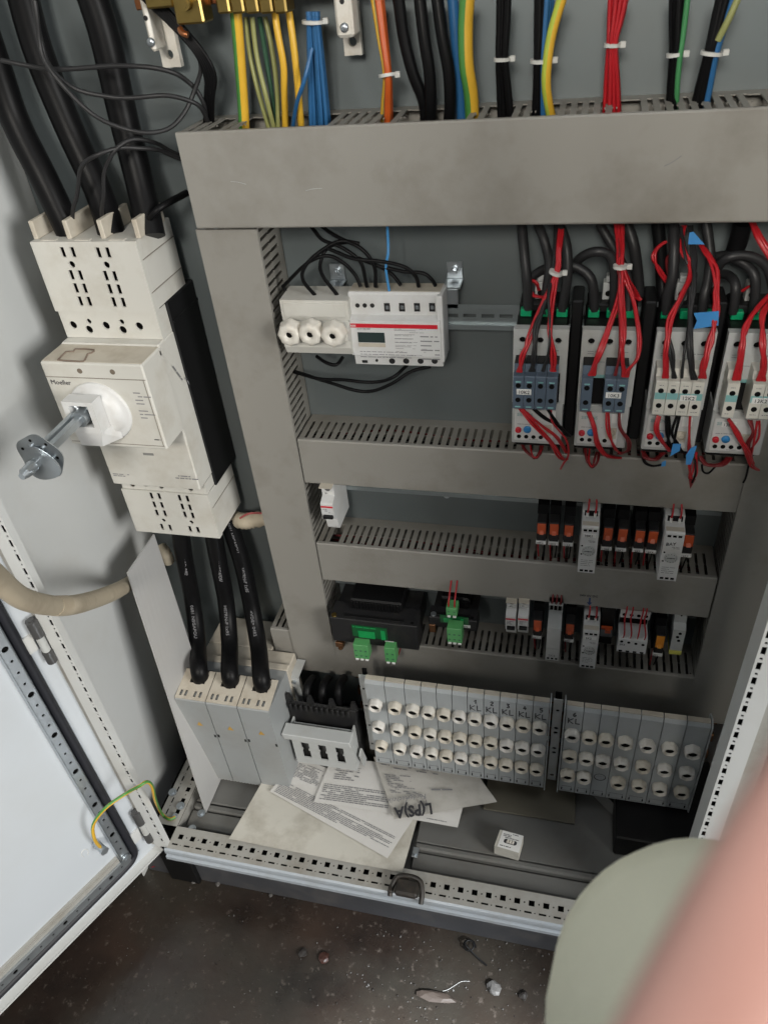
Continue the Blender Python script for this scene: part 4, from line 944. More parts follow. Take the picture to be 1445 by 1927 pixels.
    if txt:
        xl = x0 + (.0085 if kind == 0 else .0335); b = MB(); b.cbox(xl, xl + .0185, YA - .001, YA, zbt + .0215, zbt + .0295, .0004); b.build('name_strip', LABEL, o)
        text(txt, .0068, (xl + .002, YA - .0013, zbt + .0232), UX, UZ, INK, o)
    if kind == 3:
        b = MB(); b.cbox(x0 + .013, x0 + .03, fy - .001, fy, za - .022, za - .014, .0003); b.build('name_strip', LABEL, o); text('13K1', .0062, (x0 + .0145, fy - .0013, za - .0205), UX, UZ, INK, o)
    # green clips and coil terminal
    for k in range(3):
        xc = x0 + .012 + .0225 * k; zc = zt + .008; yc = .002
        b = MB(); b.cbox(xc - .007, xc + .007, yc - .006, yc + .012, zt - .0005, zt + .010, .001); b.build('cable_clip', EMER, o)
    b = MB(); xc = x0 + .028; b.cbox(xc - .007, xc + .007, .020, .036, zt + .013, zt + .036, .001); b.cbox(xc - .004, xc + .006, .022, .034, zt + .036, zt + .044, .001); b.build('coil_terminal', LGREY, o)
    b = MB(); b.disc((xc, .020, zt + .022), FY, .0038, 12); b.build('screw_hole', HOLE, o)
    return o
SX = [.4225, .5065, .5935, .674]
starter(SX[0], 0, 'leftmost contactor with four slate blue auxiliary contacts and label', '10K2', 0)
starter(SX[1], 1, 'second contactor with split slate blue auxiliary contacts', '10K3', 0)
starter(SX[2], 2, 'third contactor with four ivory auxiliary contacts and blue tape', '12K2', 0)
starter(SX[3], 3, 'rightmost contactor with split ivory auxiliary contacts, labelled on relay', '13K2', 0)
b = MB()
for x0 in SX[1:]: b.cbox(x0 - .0155, x0 - .001, -.006, .045, -.20, .0, .002)  # black boxes put in as the dark gaps between starters
tag(b.build('gap_filler', BLACK), 'black boxes standing in for the dark gaps between the contactors', 'gap filler')
b = MB()
for zn, x, y in (('G', 265, 610), ('G', 738, 615)):
    p = aty(zn, x, y, .03); b.cyl(p, p + FY * .004, .005, 12); b.cyl(p + FY * .004, p + FY * .006, .003, 6)
tag(b.build('rail_bolt', ZINC), 'zinc bolt heads above the black boxes in the gaps', 'bolts')
# ================================================================== FUSE BANKS
def fusemod(x0, x1, zt, zb, Y, caps, label, txt=None, hollow=None, sc=1.0):
    o = thing('fuse_holder', label, 'fuse holder', ((x0 + x1) / 2, .05, zb), 'grey fuse holders in the two banks')
    b = MB(); g = .0006
    b.prism([(Y + .016, zt - .004), (Y + .014, zt + .008), (Y + .0045, zt + .0055), (Y, zt), (Y, zb + .001), (Y + .001, zb), (Y + .016, zb)], x0 + g, x1 - g); b.prism([(-.006, zt - .13), (Y + .0165, zt - .006), (Y + .0165, zb + .004), (-.006, zb + .05)], x0 + .002, x1 - .002, 1); b.build('holder_body', [FUSEG, BLACK], o)  # black rear block stands in for the dark gap behind
    b = MB(); xa, xb = x0 + .005, x1 - .006; z0 = zb + .004; z1 = zb + .019
    for q in ((xa, xa + .0008, z0, z1), (xb - .0008, xb, z0, z1), (xa, xb, z0, z0 + .0007), (xa, xb, z1 - .0007, z1)): b.box(q[0], q[1], Y - .0004, Y, q[2], q[3])
    b.box(xa - .0005, xa + .0015, Y - .0006, Y, z0 + .003, z0 + .009, 1); b.box(xb - .0015, xb + .0005, Y - .0006, Y, z0 + .003, z0 + .009, 1)
    b.build('latch_outline', [INKG, HOLE], o)
    b = MB(); b.box(x0 + .001, x1 - .001, Y + .005, Y + .0138, zt + .0060, zt + .0085); b.build('beige_top', CREAM2, o)
    for k, (cx_, cz_) in enumerate(caps):
        if k == hollow:
            b = MB(); b.lathe((cx_, Y + .0005, cz_), FY, [(.001, .0105), (.0012, .0096), (.0, .009), (.0, .0003)], 20); ho = b.build('empty_fuse_well', BLK2, o)
            b = MB(); 
            for t in (-1, 0, 1): b.disc((cx_ + t * .004, Y - .0004, cz_), FY, .0017, 8)
            b.build('contact_pin', ZINC, ho); continue
        c = inst('fuse_cap', random.choice(CAPS), (cx_, Y, cz_), o); c.rotation_euler = (0, random.uniform(0, 6.28), 0); s_ = sc * random.uniform(.97, 1.03); c.scale = (s_, s_, s_)
    if txt:
        strokes = {'K': [[(0, 0), (0, 1)], [(.6, .95), (.02, .45), (.65, 0)]], 'L': [[(0, 1), (0, 0), (.6, .05)]], '1': [[(.0, .55), (.35, 1), (.3, 0)]], '2': [[(0, .8), (.3, 1), (.55, .75), (.05, .05), (.6, .0)]],
                   '3': [[(0, .95), (.5, .9), (.2, .55), (.55, .3), (.3, 0), (0, .08)]], '4': [[(.3, 1), (0, .35), (.6, .4)], [(.42, .65), (.38, 0)]], '5': [[(.55, 1), (.1, .95), (.08, .55), (.5, .5), (.45, .08), (.0, .0)]],
                   '6': [[(.45, 1), (.08, .55), (.1, .1), (.45, .05), (.5, .4), (.12, .42)]]}
        b = MB(); rg = random.Random(txt); W = x1 - x0
        for ch, ox, oz, s_ in ((txt, .42, -.0145, .0098), ('K', .18, -.0345, .0140), ('L', .60, -.0345, .0130)):
            for st in strokes[ch]:
                pts = [(x0 + W * ox + px * s_ * .9, Y - .0004, zt + oz + pz * s_ + rg.uniform(-.0004, .0004)) for px, pz in st]
                b.tube(pts, .00092, 4, sub=3 if len(pts) > 3 else 1)
        b.build('handwriting', INK, o)
    return o
YB = -.10
FZ, FZB = -.687, -.931
def bank(zn, edges, ytop, caprows, Y, txts, labels, hol=None):
    xs = [aty(zn, e, y, Y).x for e, y in zip(edges, ytop)]
    n = len(xs) - 1
    zr = [aty(zn, caprows[0][0], r, Y - .012).z for _, r in caprows]
    for i in range(n):
        W = xs[i + 1] - xs[i]; cx_ = xs[i] + (.0185 if W > .036 else W * .5)
        if W > .036: cx_ = xs[i] + W * .47
        fusemod(xs[i], xs[i + 1], FZ, FZB, Y, [(cx_ + .0, z) for z in zr], labels[i], txts[i], hol if (hol is not None and i == 2) else None)
    return xs
e1 = [90, 225, 360, 472, 578, 685, 790, 903, 1012, 1127, 1240, 1352]
y1 = [90 + (e - 90) * .123 for e in e1]
l1 = ['wide grey fuse holder at the far left of the long bank', 'second wide unmarked fuse holder from the left in long bank', 'third unmarked fuse holder from the left in long bank',
      'fourth unmarked fuse holder from the left in long bank', 'fifth unmarked fuse holder from the left in long bank', 'unmarked fuse holder directly left of the one marked KL with a one',
      'grey fuse holder hand marked KL under a written one', 'grey fuse holder hand marked KL under a written two', 'grey fuse holder hand marked KL under a written three', 'grey fuse holder hand marked KL under a written four', 'grey fuse holder hand marked KL under a written five at the long bank end']
ZC = [FZ - .058, FZ - .131, FZ - .200]
def capz(zn, pts, Y):
    return [aty(zn, x, y, Y).z for x, y in pts]
cz1 = capz('K', [(152, 268), (175, 415), (193, 545)], YB - .014)
def bank2(zn, edges, ys, Y, cz, txts, labels, hol=None):
    xs = [aty(zn, e, y, Y).x for e, y in zip(edges, ys)]
    for i in range(len(xs) - 1):
        W = xs[i + 1] - xs[i]; fusemod(xs[i], xs[i + 1], FZ, FZB, Y, [(xs[i] + W * .47, z) for z in cz], labels[i], txts[i], 2 if hol == i else None)
    return xs
xs1 = bank2('K', e1, y1, YB, cz1, [None] * 6 + ['1', '2', '3', '4', '5'], l1)
e2 = [212, 320, 425, 533, 670, 808, 950, 1098]
y2 = [118 + (e - 212) * .13 for e in e2]
cz2 = capz('L', [(250, 298), (232, 425), (218, 540)], YB - .014)
l2 = ['grey fuse holder hand marked KL under a written six, first of the short bank', 'narrow unmarked fuse holder right of the one marked KL with a six', 'fuse holder with one cap missing at the bottom',
      'wide fuse holder right of the one missing a cap', 'third fuse holder from the right end of the short bank', 'second fuse holder from the right end of the short bank', 'last fuse holder at the right end of the short bank']
xs2 = bank2('L', e2, y2, YB, cz2, ['6'] + [None] * 6, l2, hol=2)
# side plates of the banks
def endplate(x, label, w_=.0022):
    b = MB(); b.prism([(YB + .03, FZ + .002), (YB + .012, FZ + .010), (YB - .002, FZ + .004), (YB - .0025, FZB - .003), (YB + .02, FZB - .003), (YB + .05, FZB + .03)], x, x + w_)
    tag(b.build('end_plate', FUSEG), label, 'end plate', 'end plates of the fuse banks')
endplate(xs1[-1] + .0006, 'thin grey end plate right of the holder marked KL with a five'); endplate(xs2[0] - .0030, 'thin grey end plate left of the holder marked KL with a six'); endplate(xs2[-1] + .0006, 'thin grey end plate closing the right end of the fuse banks')
# perforated bars
def bar(xl, xr, label, zt, zb, holes):
    b = MB(); b.perf((xl, YB + .016, zb), (1, 0, 0), (0, 0, 1), xr - xl, zt - zb, .002, (), holes, 0, 12); b.box(xl, xl + .002, YB + .018, YB + .034, zb, zt - .02); b.box(xl + .002, xr - .002, YB + .03, YB + .032, zb, zt, 1)
    tag(b.build('busbar_support', [LGREY, HOLE]), label, 'busbar support', 'perforated busbar supports')
xa = xs1[-1] + .006; xb = xs2[0] - .006; m_ = (xb - xa) / 2
bar(xa, xb, 'perforated grey support bar between the two fuse banks', FZ + .006, FZB + .010, [(m_, .21, .0035), (m_, .160, .0042), (m_, .147, .0042), (m_, .100, .0042), (m_, .087, .0042), (m_, .015, .0042)])
xa = xs1[0] - .014
bar(xa, xs1[0] - .001, 'perforated grey support bar left of the long fuse bank', FZ + .004, FZB + .02, [(.006, .19, .003), (.006, .14, .003), (.006, .08, .003), (.006, .02, .003)])
# ================================================================== NH FUSE SWITCH (three white covers)
YN = -.16
pa = aty('J', 95, 395, YN); pb_ = aty('J', 705, 470, YN); pc = aty('J', 290, 900, YN)
nx0, nx1, nzt, nzb = pa.x, pb_.x, pa.z, pc.z
nh = thing('fuse_switch', 'large pale grey three pole fuse base with cables entering above', 'fuse switch', ((nx0 + nx1) / 2, .06, nzb))
wN = (nx1 - nx0) / 3; NHG = mat('cover_grey_shaded', (.30, .315, .318), .42, var=.04, scale=20, dirt=(.22, .21, .18), dirtamt=.4, dscale=10, bump=.04, bscale=800)  # darker copy of the light grey, shade put into the cover colour
for k in range(3):
    x0 = nx0 + wN * k + .0009; x1 = nx0 + wN * (k + 1) - .0009
    b = MB(); b.prism([(YN + .10, nzt - .004), (YN + .10, nzb), (YN + .002, nzb), (YN, nzb + .002), (YN, nzt - .002), (YN + .002, nzt)], x0, x1); 
    po = b.build('pole_cover', NHG, nh)
    # sloping top with slots and cable notch
    zt = nzt; b = MB(); W = x1 - x0
    rects = [(W * f, .006, W * f + .0055, .018) for f in (.10, .26, .56, .73)]
    rects.append((W * .28, .034, W * .78, .062))
    b.perf((x0, YN + .002, zt + .0002), (1, 0, 0), (0, .97, .20), W, .062, .002, rects)
    b.build('top_grille', CREAM2, po)
    b = MB(); b.box(x0 + W * .26, x0 + W * .80, YN + .03, YN + .075, zt - .004, zt - .0005); b.build('cable_opening', HOLE, po)  # dark box added to read as shade under the cable notch
    b = MB(); p = Vector((x0 + W * .45, YN, nzt - .075)); b.add([p, p + Vector((.013, 0, 0)), p + Vector((.0065, 0, .012))], [(0, 1, 2)]); b.v = [(v[0], v[1] - .0005, v[2]) for v in b.v]
    b.build('warning_triangle', mat('warning_yellow', (.50, .30, .06), .5), po)
    b = MB(); b.box(x0 + .001, x0 + .005, YN - .0004, YN, nzt - .105, nzt - .097); b.box(x1 - .005, x1 - .001, YN - .0004, YN, nzt - .107, nzt - .099); b.build('latch_slot', BLK2, po)
b = MB(); b.cbox(nx0 + .001, nx1, YN + .101, YN + .118, nzb + .004, nzt - .004, .002); b.cbox(nx0 + .001, nx1 - .002, YN + .119, -.006, nzb + .004, nzt - .012, .002); b.cbox(nx0 + .001, -.048, -.0055, .07, nzb + .004, nzt - .012, .002); b.build('base_block', CREAM2, nh)
b = MB(); 
for k in range(28):
    xx = nx0 + (nx1 - nx0) * k / 28; b.cbox(xx, xx + .004, YN + .002, YN + .010, nzb - .004, nzb - .0005, .001)
b.build('ribbed_foot', LGREY, nh)
# second fuse switch, black with handle
YK = -.12
qa = aty('J', 815, 560, YK); qb = aty('J', 1215, 610, YK); qc = aty('J', 895, 800, YK)
kx0, kx1 = aty('J', 850, 640, YK).x, aty('J', 1240, 640, YK).x
kzt = qa.z; kzb = aty('J', 900, 805, YK).z
fs = thing('fuse_switch_small', 'black fuse switch with grey hinged handle cover between the banks', 'fuse switch', ((kx0 + kx1) / 2, .06, kzb))
fs.name = 'handle_fuse_switch'
b = MB(); b.prism([(YK + .028, kzb + .01), (YK + .028, kzt + .030), (YK + .033, kzt + .033), (-.006, kzt - .085), (-.006, kzb + .05)], kx0 - .004, kx1 + .006)
W = kx1 - kx0
for k in range(12): xx = kx0 + W * (k + .1) / 12; b.cbox(xx, xx + .0045, YK + .021, YK + .030, kzt + .018, kzt + .034, .001)
for k in range(4): xx = kx0 - .002 + (W + .004) * k / 3; b.hexa([(xx - .008, YK + .03, kzt + .030), (xx + .008, YK + .03, kzt + .030), (xx + .008, YK + .036, kzt + .026), (xx - .008, YK + .036, kzt + .026), (xx - .0035, YK + .03, kzt + .052), (xx + .0035, YK + .03, kzt + .052), (xx + .0035, YK + .036, kzt + .052), (xx - .0035, YK + .036, kzt + .052)])
b.build('switch_housing', BLK2, fs)
b = MB(); rects = []
for k in range(3):
    c_ = .012 + (W - .020) * (k + .15) / 3; rects.append((c_, .020, c_ + .017, .045)); rects.append((c_ + .002, .045, c_ + .0145, .050)); rects.append((c_, .050, c_ + .017, .070))
rects.append((.010, .088, W - .010, .112)); b.perf((kx0, YK + .003, kzb), (1, 0, 0), (0, 0, 1), W, kzt - kzb - .012, .003, rects); b.box(kx0 + .004, kx1 - .004, YK + .016, YK + .018, kzb + .080, kzt - .014)
b.box(kx0, kx0 + .003, YK + .003, YK + .03, kzb, kzt - .012); b.box(kx1 - .003, kx1, YK + .003, YK + .03, kzb, kzt - .012); b.box(kx0 + .003, kx1 - .003, YK + .003, YK + .03, kzb, kzb + .003)
ko = b.build('hinged_cover', LGREY, fs)
b = MB(); b.cbox(kx0 - .006, kx1 + .004, YK - .022, YK + .006, kzt - .012, kzt - .002, .0015); b.cbox(kx0 - .0055, kx1 + .0035, YK - .020, YK + .006, kzt - .018, kzt - .0125, .0015); b.cbox(kx0 - .005, kx1 + .003, YK - .018, YK + .006, kzt - .024, kzt - .0185, .0015); b.build('grip', LGREY, ko)
b = MB(); b.box(kx0 + .004, kx1 - .004, YK + .012, YK + .014, kzb + .004, kzb + .079); b.build('fuse_window', mat('smoke_window', (.05, .05, .05), .25), ko)
b = MB(); b.prism([(YK + .005, kzb + .045), (YK + .02, kzb + .05), (YK + .035, kzb - .005), (YK + .02, kzb - .010)], kx1 + .006, kx1 + .010); b.build('side_lever', LGREY, fs)
# bracket left of the black switch
p = aty('J', 875, 285, -.05); b = MB(); b.box(p.x - .008, p.x + .010, -.05, -.048, p.z - .07, p.z + .013); b.box(p.x - .008, p.x + .010, -.048, -.004, p.z + .011, p.z + .013); b.cyl((p.x, -.05, p.z), (p.x, -.054, p.z), .004, 12, 1)
tag(b.build('mounting_bracket', [LGREY, ZINC]), 'narrow grey bracket with a bright screw beside black switch', 'bracket')
# ================================================================== CABLES
def cable(name, label, cat, pts, r, m, zn='X', group=None, stripe=None, n=8, flat=1.0, sub=6, nw=0.0, mats=None, twist=0.0):
    b = MB(); b.tube([aty(zn, x, y, Y) for x, y, Y in pts], r, n, sub=sub, stripe=stripe, flat=flat, nw=nw, twist=twist)
    o = b.build(name, mats or m, recalc=False); tag(o, label, cat, group); return o
GY = [GRN, YEL]; ST = [1, 1, 1, 0, 0, 0, 0, 0, 0, 1, 1, 1]
G1 = 'heavy black cables into the main switch'
cable('power_cable', 'left heavy black cable entering top of the main switch', 'cable', [(-60, -30, .03), (-5, 130, .03), (30, 230, .025), (85, 340, .01), (135, 445, 0.0)], .019, CABLE, group=G1, n=14)
cable('power_cable', 'middle heavy black cable entering top of the main switch', 'cable', [(30, -60, .045), (70, 90, .045), (130, 240, .04), (185, 360, .025), (212, 445, .0)], .019, CABLE, group=G1, n=14)
cable('power_cable', 'right heavy black cable entering top of the main switch', 'cable', [(155, -60, .05), (195, 60, .05), (232, 220, .045), (262, 340, .03), (285, 445, .0)], .019, CABLE, group=G1, n=14)
thin = [
 ('thin black wire sweeping straight across the heavy cables', [(0, 340, -.03), (300, 388, -.02), (700, 370, -.01), (950, 400, 0), (1080, 470, .02), (1160, 580, .03), (1180, 680, .045)]),
 ('thin black wire looping from the top centre left to the duct corner', [(185, 0, -.02), (210, 180, -.03), (290, 380, -.035), (430, 500, -.03), (620, 548, -.02), (760, 550, -.01), (950, 540, 0), (1130, 590, .02), (1190, 690, .045)]),
 ('dusty thin black wire making the lowest hanging loop', [(195, 0, -.04), (220, 250, -.045), (330, 450, -.05), (520, 640, -.045), (760, 740, -.03), (950, 730, -.01), (1060, 620, .01), (1120, 460, .02), (1130, 330, .02), (1050, 200, .02), (880, 60, .03), (800, -30, .03)]),
 ('thin black wire arching from the left cable gap over to the duct', [(400, 1290, .0), (430, 1130, -.02), (465, 950, -.03), (560, 870, -.03), (700, 835, -.01), (900, 850, .02), (1030, 900, .04)]),
 ('thin black wire arching from the middle cable gap over to duct', [(560, 1290, .0), (590, 1130, -.02), (600, 960, -.02), (640, 850, -.02), (760, 785, 0), (880, 810, .02), (1030, 880, .045)]),
]
for lb, pts in thin: cable('control_cable', lb, 'wire', pts, .0028, CABLE2, 'A', 'thin black wires round the main switch', nw=.004)
cable('control_cable', 'thicker black wire from the right switch gap into the upright duct', 'wire', [(830, 1260, .0), (900, 1180, .0), (1060, 1090, .045)], .0045, CABLE, 'A', 'thin black wires round the main switch')
b = MB()
for k in range(5):
    b.tube([aty('A', 790 + 22 * k, -30, .02), aty('A', 980 + 14 * k, 150, .015), aty('A', 1110 + 12 * k, 300, .015), aty('A', 1165 + 13 * k, 430, .02), aty('A', 1165 + 10 * k, 560, .03), aty('A', 1160 + 11 * k, 700, .05)], .0026, 7)
tag(b.build('wire_bundle', CABLE), 'bunch of thin black wires falling behind the brass terminal into duct', 'wires')
# cables into the top duct
def ztop(pts, extra=.045):
    return pts
TOP = 'cables dropping into the top duct'
cable('earth_wire', 'leftmost green and yellow earth wire dropping into the top duct', 'cable', [(115, -20, .03), (130, 100, .03), (150, 350, .035), (165, 560, .04), (175, 760, .045)], .0068, GY, 'B', TOP, ST, n=12)
for lb, pts, m in (('olive earth wire, first of the slender pair right of green', [(180, 90, .04), (205, 300, .04), (250, 500, .035), (320, 740, .045)], OLV),
                  ('olive earth wire crossing to the right of its twin', [(215, 90, .035), (240, 300, .035), (290, 520, .03), (345, 740, .045)], OLV),
                  ('dark green shaded earth wire behind the olive ones', [(255, 90, .045), (290, 300, .05), (320, 500, .05), (350, 740, .05)], DGR),
                  ('olive earth wire bowing just left of the yellow pair', [(285, 90, .04), (320, 250, .035), (350, 480, .035), (358, 740, .045)], OLV),
                  ('left bright yellow earth wire of the pair', [(335, 40, .03), (355, 180, .025), (385, 350, .025), (390, 500, .03), (398, 740, .045)], YEL),
                  ('right bright yellow earth wire beside the blue bundle', [(412, 40, .03), (435, 200, .025), (458, 400, .025), (470, 550, .03), (488, 740, .045)], YEL)):
    cable('earth_wire', lb, 'wire', pts, .0042 if m is YEL else .003, m, 'B', TOP)
def bundle(name, label, zn, n, top, mid, bot, tie, m, r=.0024, tcol=TIE, extra=None, tr=None, seed=0, sT=22, sM=10, sB=22, cat='wire bundle'):
    rg = random.Random(seed); o = thing(name, label, cat, aty(zn, *bot), TOP)
    for k in range(n):
        f = (k + .5) / n - .5; mt = m if not isinstance(m, list) else m[k % len(m)]
        g = rg.uniform(-1, 1)
        pts = [aty(zn, top[0] + f * 2 * sT, top[1], top[2] + g * .005), aty(zn, (top[0] + mid[0]) / 2 + f * (sT + sM), (top[1] + mid[1]) / 2, (top[2] + mid[2]) / 2 + g * .005), aty(zn, mid[0] + f * 2 * sM, mid[1], mid[2] + g * .004),
               aty(zn, (mid[0] + bot[0]) / 2 + f * 1.6 * sB, (mid[1] + bot[1]) / 2, (mid[2] + bot[2]) / 2 + g * .006), aty(zn, bot[0] + f * 2 * sB, bot[1], bot[2] + g * .008)]
        b = MB(); b.tube(pts, r, 6); b.build('wire', mt, o, recalc=False)
    if tie:
        b = MB(); ax = aty(zn, mid[0], mid[1], mid[2]) - aty(zn, top[0], top[1], top[2])
        tiegeo(b, aty(zn, mid[0], mid[1], mid[2]), ax, tr or r * 3.2); b.build('cable_tie', tcol, o)
    return o
bundle('wire_bundle', 'blue wire bundle spreading below a white tie', 'B', 16, (545, 60, .03), (548, 115, .03), (590, 760, .045), True, BLUE, r=.0028, tr=.013, seed=1, sT=28, sM=28, sB=55)
cable('neutral_wire', 'single blue wire straying left over the yellow wire', 'wire', [(540, 260, .02), (500, 430, .01), (455, 570, .02), (430, 740, .045)], .0026, BLUE, 'B', TOP)
o = bundle('wire_bundle', 'orange and yellow wires joined by a small tie', 'B', 5, (895, -20, .03), (950, 405, .02), (945, 740, .045), True, [YEL, OLV, ORG, ORG, ORG], r=.0034, tr=.010, seed=2, sT=28, sM=12, sB=28)
for k, (lb, pts) in enumerate((('left of three thick black cables entering the top duct', [(1010, -20, .03), (1040, 200, .03), (1090, 400, .03), (1150, 560, .035), (1160, 760, .045)]),
                              ('middle of three thick black cables entering the top duct', [(1125, -20, .03), (1150, 200, .025), (1180, 400, .025), (1185, 580, .03), (1180, 760, .045)]),
                              ('right of three thick black cables entering the top duct', [(1220, -20, .03), (1250, 200, .025), (1285, 400, .025), (1290, 600, .03), (1270, 760, .045)]))):
    cable('power_cable', lb, 'cable', pts, .0068, CABLE, 'B', TOP, n=12)
cable('neutral_cable', 'blue cable hanging behind the thick green and yellow earth cable', 'cable', [(1305, -20, .04), (1325, 250, .04), (1345, 500, .045), (1360, 760, .05)], .0062, BLUE, 'B', TOP, n=10)
cable('earth_cable', 'thick green and yellow earth cable right of the black trio', 'cable', [(1385, -20, .02), (1375, 150, .02), (1380, 350, .02), (1405, 520, .028), (1415, 760, .045)], .0082, GY, 'B', TOP, ST, n=12)
bundle('wire_bundle', 'black wire bundle with white tie, first right of centre', 'C', 7, (128, -20, .03), (118, 292, .03), (140, 640, .045), True, CABLE, r=.0034, tr=.0095, seed=3, sT=26, sM=20, sB=34)
o = bundle('wire_bundle', 'black, blue and yellow-green bundle with a white tie', 'C', 7, (330, -20, .03), (315, 300, .03), (310, 640, .045), True, [CABLE, CABLE, CABLE, CABLE, BLUE, BLUE, BLUE], r=.0034, tr=.0125, seed=4, sT=42, sM=28, sB=40)
b = MB(); b.tube([aty('C', *q) for q in ((420, -20, .02), (370, 150, .02), (345, 300, .02), (340, 450, .025), (375, 640, .045))], .0052, 12, stripe=ST); b.build('earth_core', [mat('lime_insulation', (.42, .50, .06), .4), YEL], o)
bundle('wire_bundle', 'red wire bundle pinched by a white tie above duct', 'C', 18, (700, -20, .03), (668, 222, .03), (665, 640, .045), True, RED, r=.0024, tr=.0088, seed=5, sT=45, sM=20, sB=42)
o = bundle('wire_bundle', 'black bundle with a green core and white tie', 'C', 6, (990, -20, .03), (982, 268, .03), (960, 640, .045), True, CABLE, r=.0036, tr=.009, seed=6, sT=26, sM=17, sB=24)
b = MB(); b.tube([aty('C', *q) for q in ((1045, -20, .025), (1020, 180, .025), (1003, 300, .025), (990, 460, .03), (985, 640, .045))], .0030, 8); b.build('earth_core', mat('mid_green_insulation', (.05, .22, .08), .4), o)
o = bundle('wire_bundle', 'slanting black bundle with white tie at far right', 'C', 7, (1240, -20, .025), (1165, 262, .025), (1080, 640, .045), True, [CABLE, CABLE, CABLE, CABLE, CABLE, CABLE, BLUE], r=.0038, tr=.0115, seed=7, sT=42, sM=25, sB=40)
b = MB(); b.tube([aty('C', *q) for q in ((1300, -20, .015), (1250, 90, .015), (1195, 200, .018))], .0035, 8); b.build('earth_core', OLV, o)
# terminal bars at the very top
Y = .0
b = MB(); p0 = at(292, 60, .0); 
def clampb(px0, py0, px1, py1, label):
    o = thing('brass_terminal', label, 'terminal', at((px0 + px1) / 2, py1, .01), 'brass terminals of the earth bar')
    a = at(px0, py1, .01); c = at(px1, py1, .01); zt = a.z + .05
    b = MB(); b.cbox(a.x, c.x, .0, .03, a.z, zt, .002); b.build('terminal_block', BRASS, o)
    b = MB(); xm = (a.x + c.x) / 2; b.cyl((xm, .0, a.z + .022), (xm, -.008, a.z + .022), (c.x - a.x) * .25, 18); b.cyl((xm, -.008, a.z + .022), (xm, -.0085, a.z + .022), (c.x - a.x) * .18, 6); b.build('clamp_screw', BRASS, o)
clampb(340, 0, 392, 45, 'large brass terminal clamp left on the earth bar'); clampb(283, 0, 335, 15, 'brass terminal clamp behind the thin black wires at top')
for k, lb in enumerate(('first narrow brass terminal right of the big clamp', 'second narrow brass terminal above the olive wires', 'third narrow brass terminal above the olive wires', 'fourth narrow brass terminal above left yellow wire', 'fifth narrow brass terminal above right yellow wire')):
    clampb(416 + 26.5 * k, 0, 440 + 26.5 * k, 24, lb)
a = at(395, 17, .02); c = at(640, 17, .02); b = MB(); b.cbox(a.x - .10, c.x + .12, .035, .042, a.z + .004, a.z + .040, .001)
tag(b.build('copper_busbar', COPP), 'copper earth busbar along the top edge of the plate', 'busbar')
def support(zn, tl, br, foot, Y, label):
    a = aty(zn, *tl, Y); c = aty(zn, *br, Y); o = thing('busbar_holder', label, 'bracket', (a.x, .07, c.z), 'white busbar holders')
    b = MB(); b.cbox(a.x, c.x, Y, Y + .03, c.z, a.z + .08, .003); b.build('holder_arm', PORC, o)
    f0 = aty(zn, *foot[0], .055); f1 = aty(zn, *foot[1], .055); b = MB(); b.perf((f0.x, .062, f1.z), (1, 0, 0), (0, 0, 1), f1.x - f0.x, f0.z - f1.z + .03, .008, (), [((f1.x - f0.x) / 2, .014, .0052)]); b.build('foot_plate', PORC, o)
    xm = (a.x + c.x) / 2; b = MB(); b.lathe((xm, Y, c.z + .010), FY, [(0, .005), (.003, .0045), (.004, .002), (.004, .0003)], 14); b.build('screw', ZINC, o)
    b = MB(); b.disc((xm, Y, c.z + .034), FY, .0028, 10); b.disc((xm, Y, c.z + .055), FY, .0035, 10); b.build('screw_hole', BLK2, o)
support('A', (800, 60), (885, 290), ((895, 240), (1030, 375)), .02, 'white busbar holder at left beside the black wires'); support('B', (655, 0), (770, 200), ((708, 180), (815, 295)), .015, 'white busbar holder right of the blue bundle')
cable('lug_wire', 'bare copper end where a wire leaves the brass clamp', 'wire end', [(1020, 160, .0), (1035, 185, -.004), (1065, 195, -.004)], .0035, COPP, 'A')  # short bare copper tube at the clamp
# wires around the fuse base and meter
mw = [
 ('black wire arching from the left duct to the first meter terminal', [(180, 350, .03), (300, 235, .01), (420, 180, .01), (520, 220, .015), (590, 290, .02), (618, 350, .02)]),
 ('black wire from the top duct to the second meter terminal', [(330, 10, .04), (400, 90, .02), (520, 140, .015), (620, 220, .015), (655, 350, .02)]),
 ('black wire from the top duct to the third meter terminal', [(380, 10, .04), (500, 80, .02), (620, 140, .015), (690, 240, .015), (700, 350, .02)]),
 ('black wire looping down into the left of the fuse base', [(610, 110, .02), (500, 100, .015), (400, 150, .01), (310, 240, .005), (300, 320, .01), (370, 415, .02)]),
 ('black wire falling into the middle of the fuse base', [(560, 100, .03), (440, 130, .02), (400, 200, .01), (410, 290, .01), (490, 415, .02)]),
 ('black wire from the duct side down into the fuse base', [(180, 340, .03), (200, 380, .03), (235, 415, .03)]),
 ('long black wire crossing over to the fifth meter terminal', [(430, 140, .01), (560, 190, .005), (720, 210, .005), (860, 240, .005), (920, 290, .01), (940, 350, .015)]),
 ('black wire crossing low to the fourth meter terminal', [(600, 190, .02), (720, 240, .02), (790, 290, .02), (840, 345, .015)]),
 ('black wire ending in the rightmost meter terminal', [(720, 240, .01), (850, 265, .01), (960, 275, .01), (1010, 310, .01), (1030, 345, .015)]),
 ('short black loop hanging below the triple fuse base', [(370, 740, .03), (430, 775, .015), (480, 785, .015), (520, 745, .03)]),
 ('upper black wire sagging below the meter to the duct', [(240, 820, .045), (380, 860, .02), (540, 870, .01), (700, 880, .01), (800, 850, .01), (870, 790, .03)]),
 ('lower black wire sagging below the meter to the duct', [(240, 815, .05), (400, 870, .02), (540, 915, .01), (660, 930, .01), (780, 890, .01), (900, 820, .02), (1000, 795, .03)]),
]
for lb, pts in mw: cable('control_cable', lb, 'wire', pts, .0026, CABLE, 'E', 'thin black wires of the meter', nw=.003)
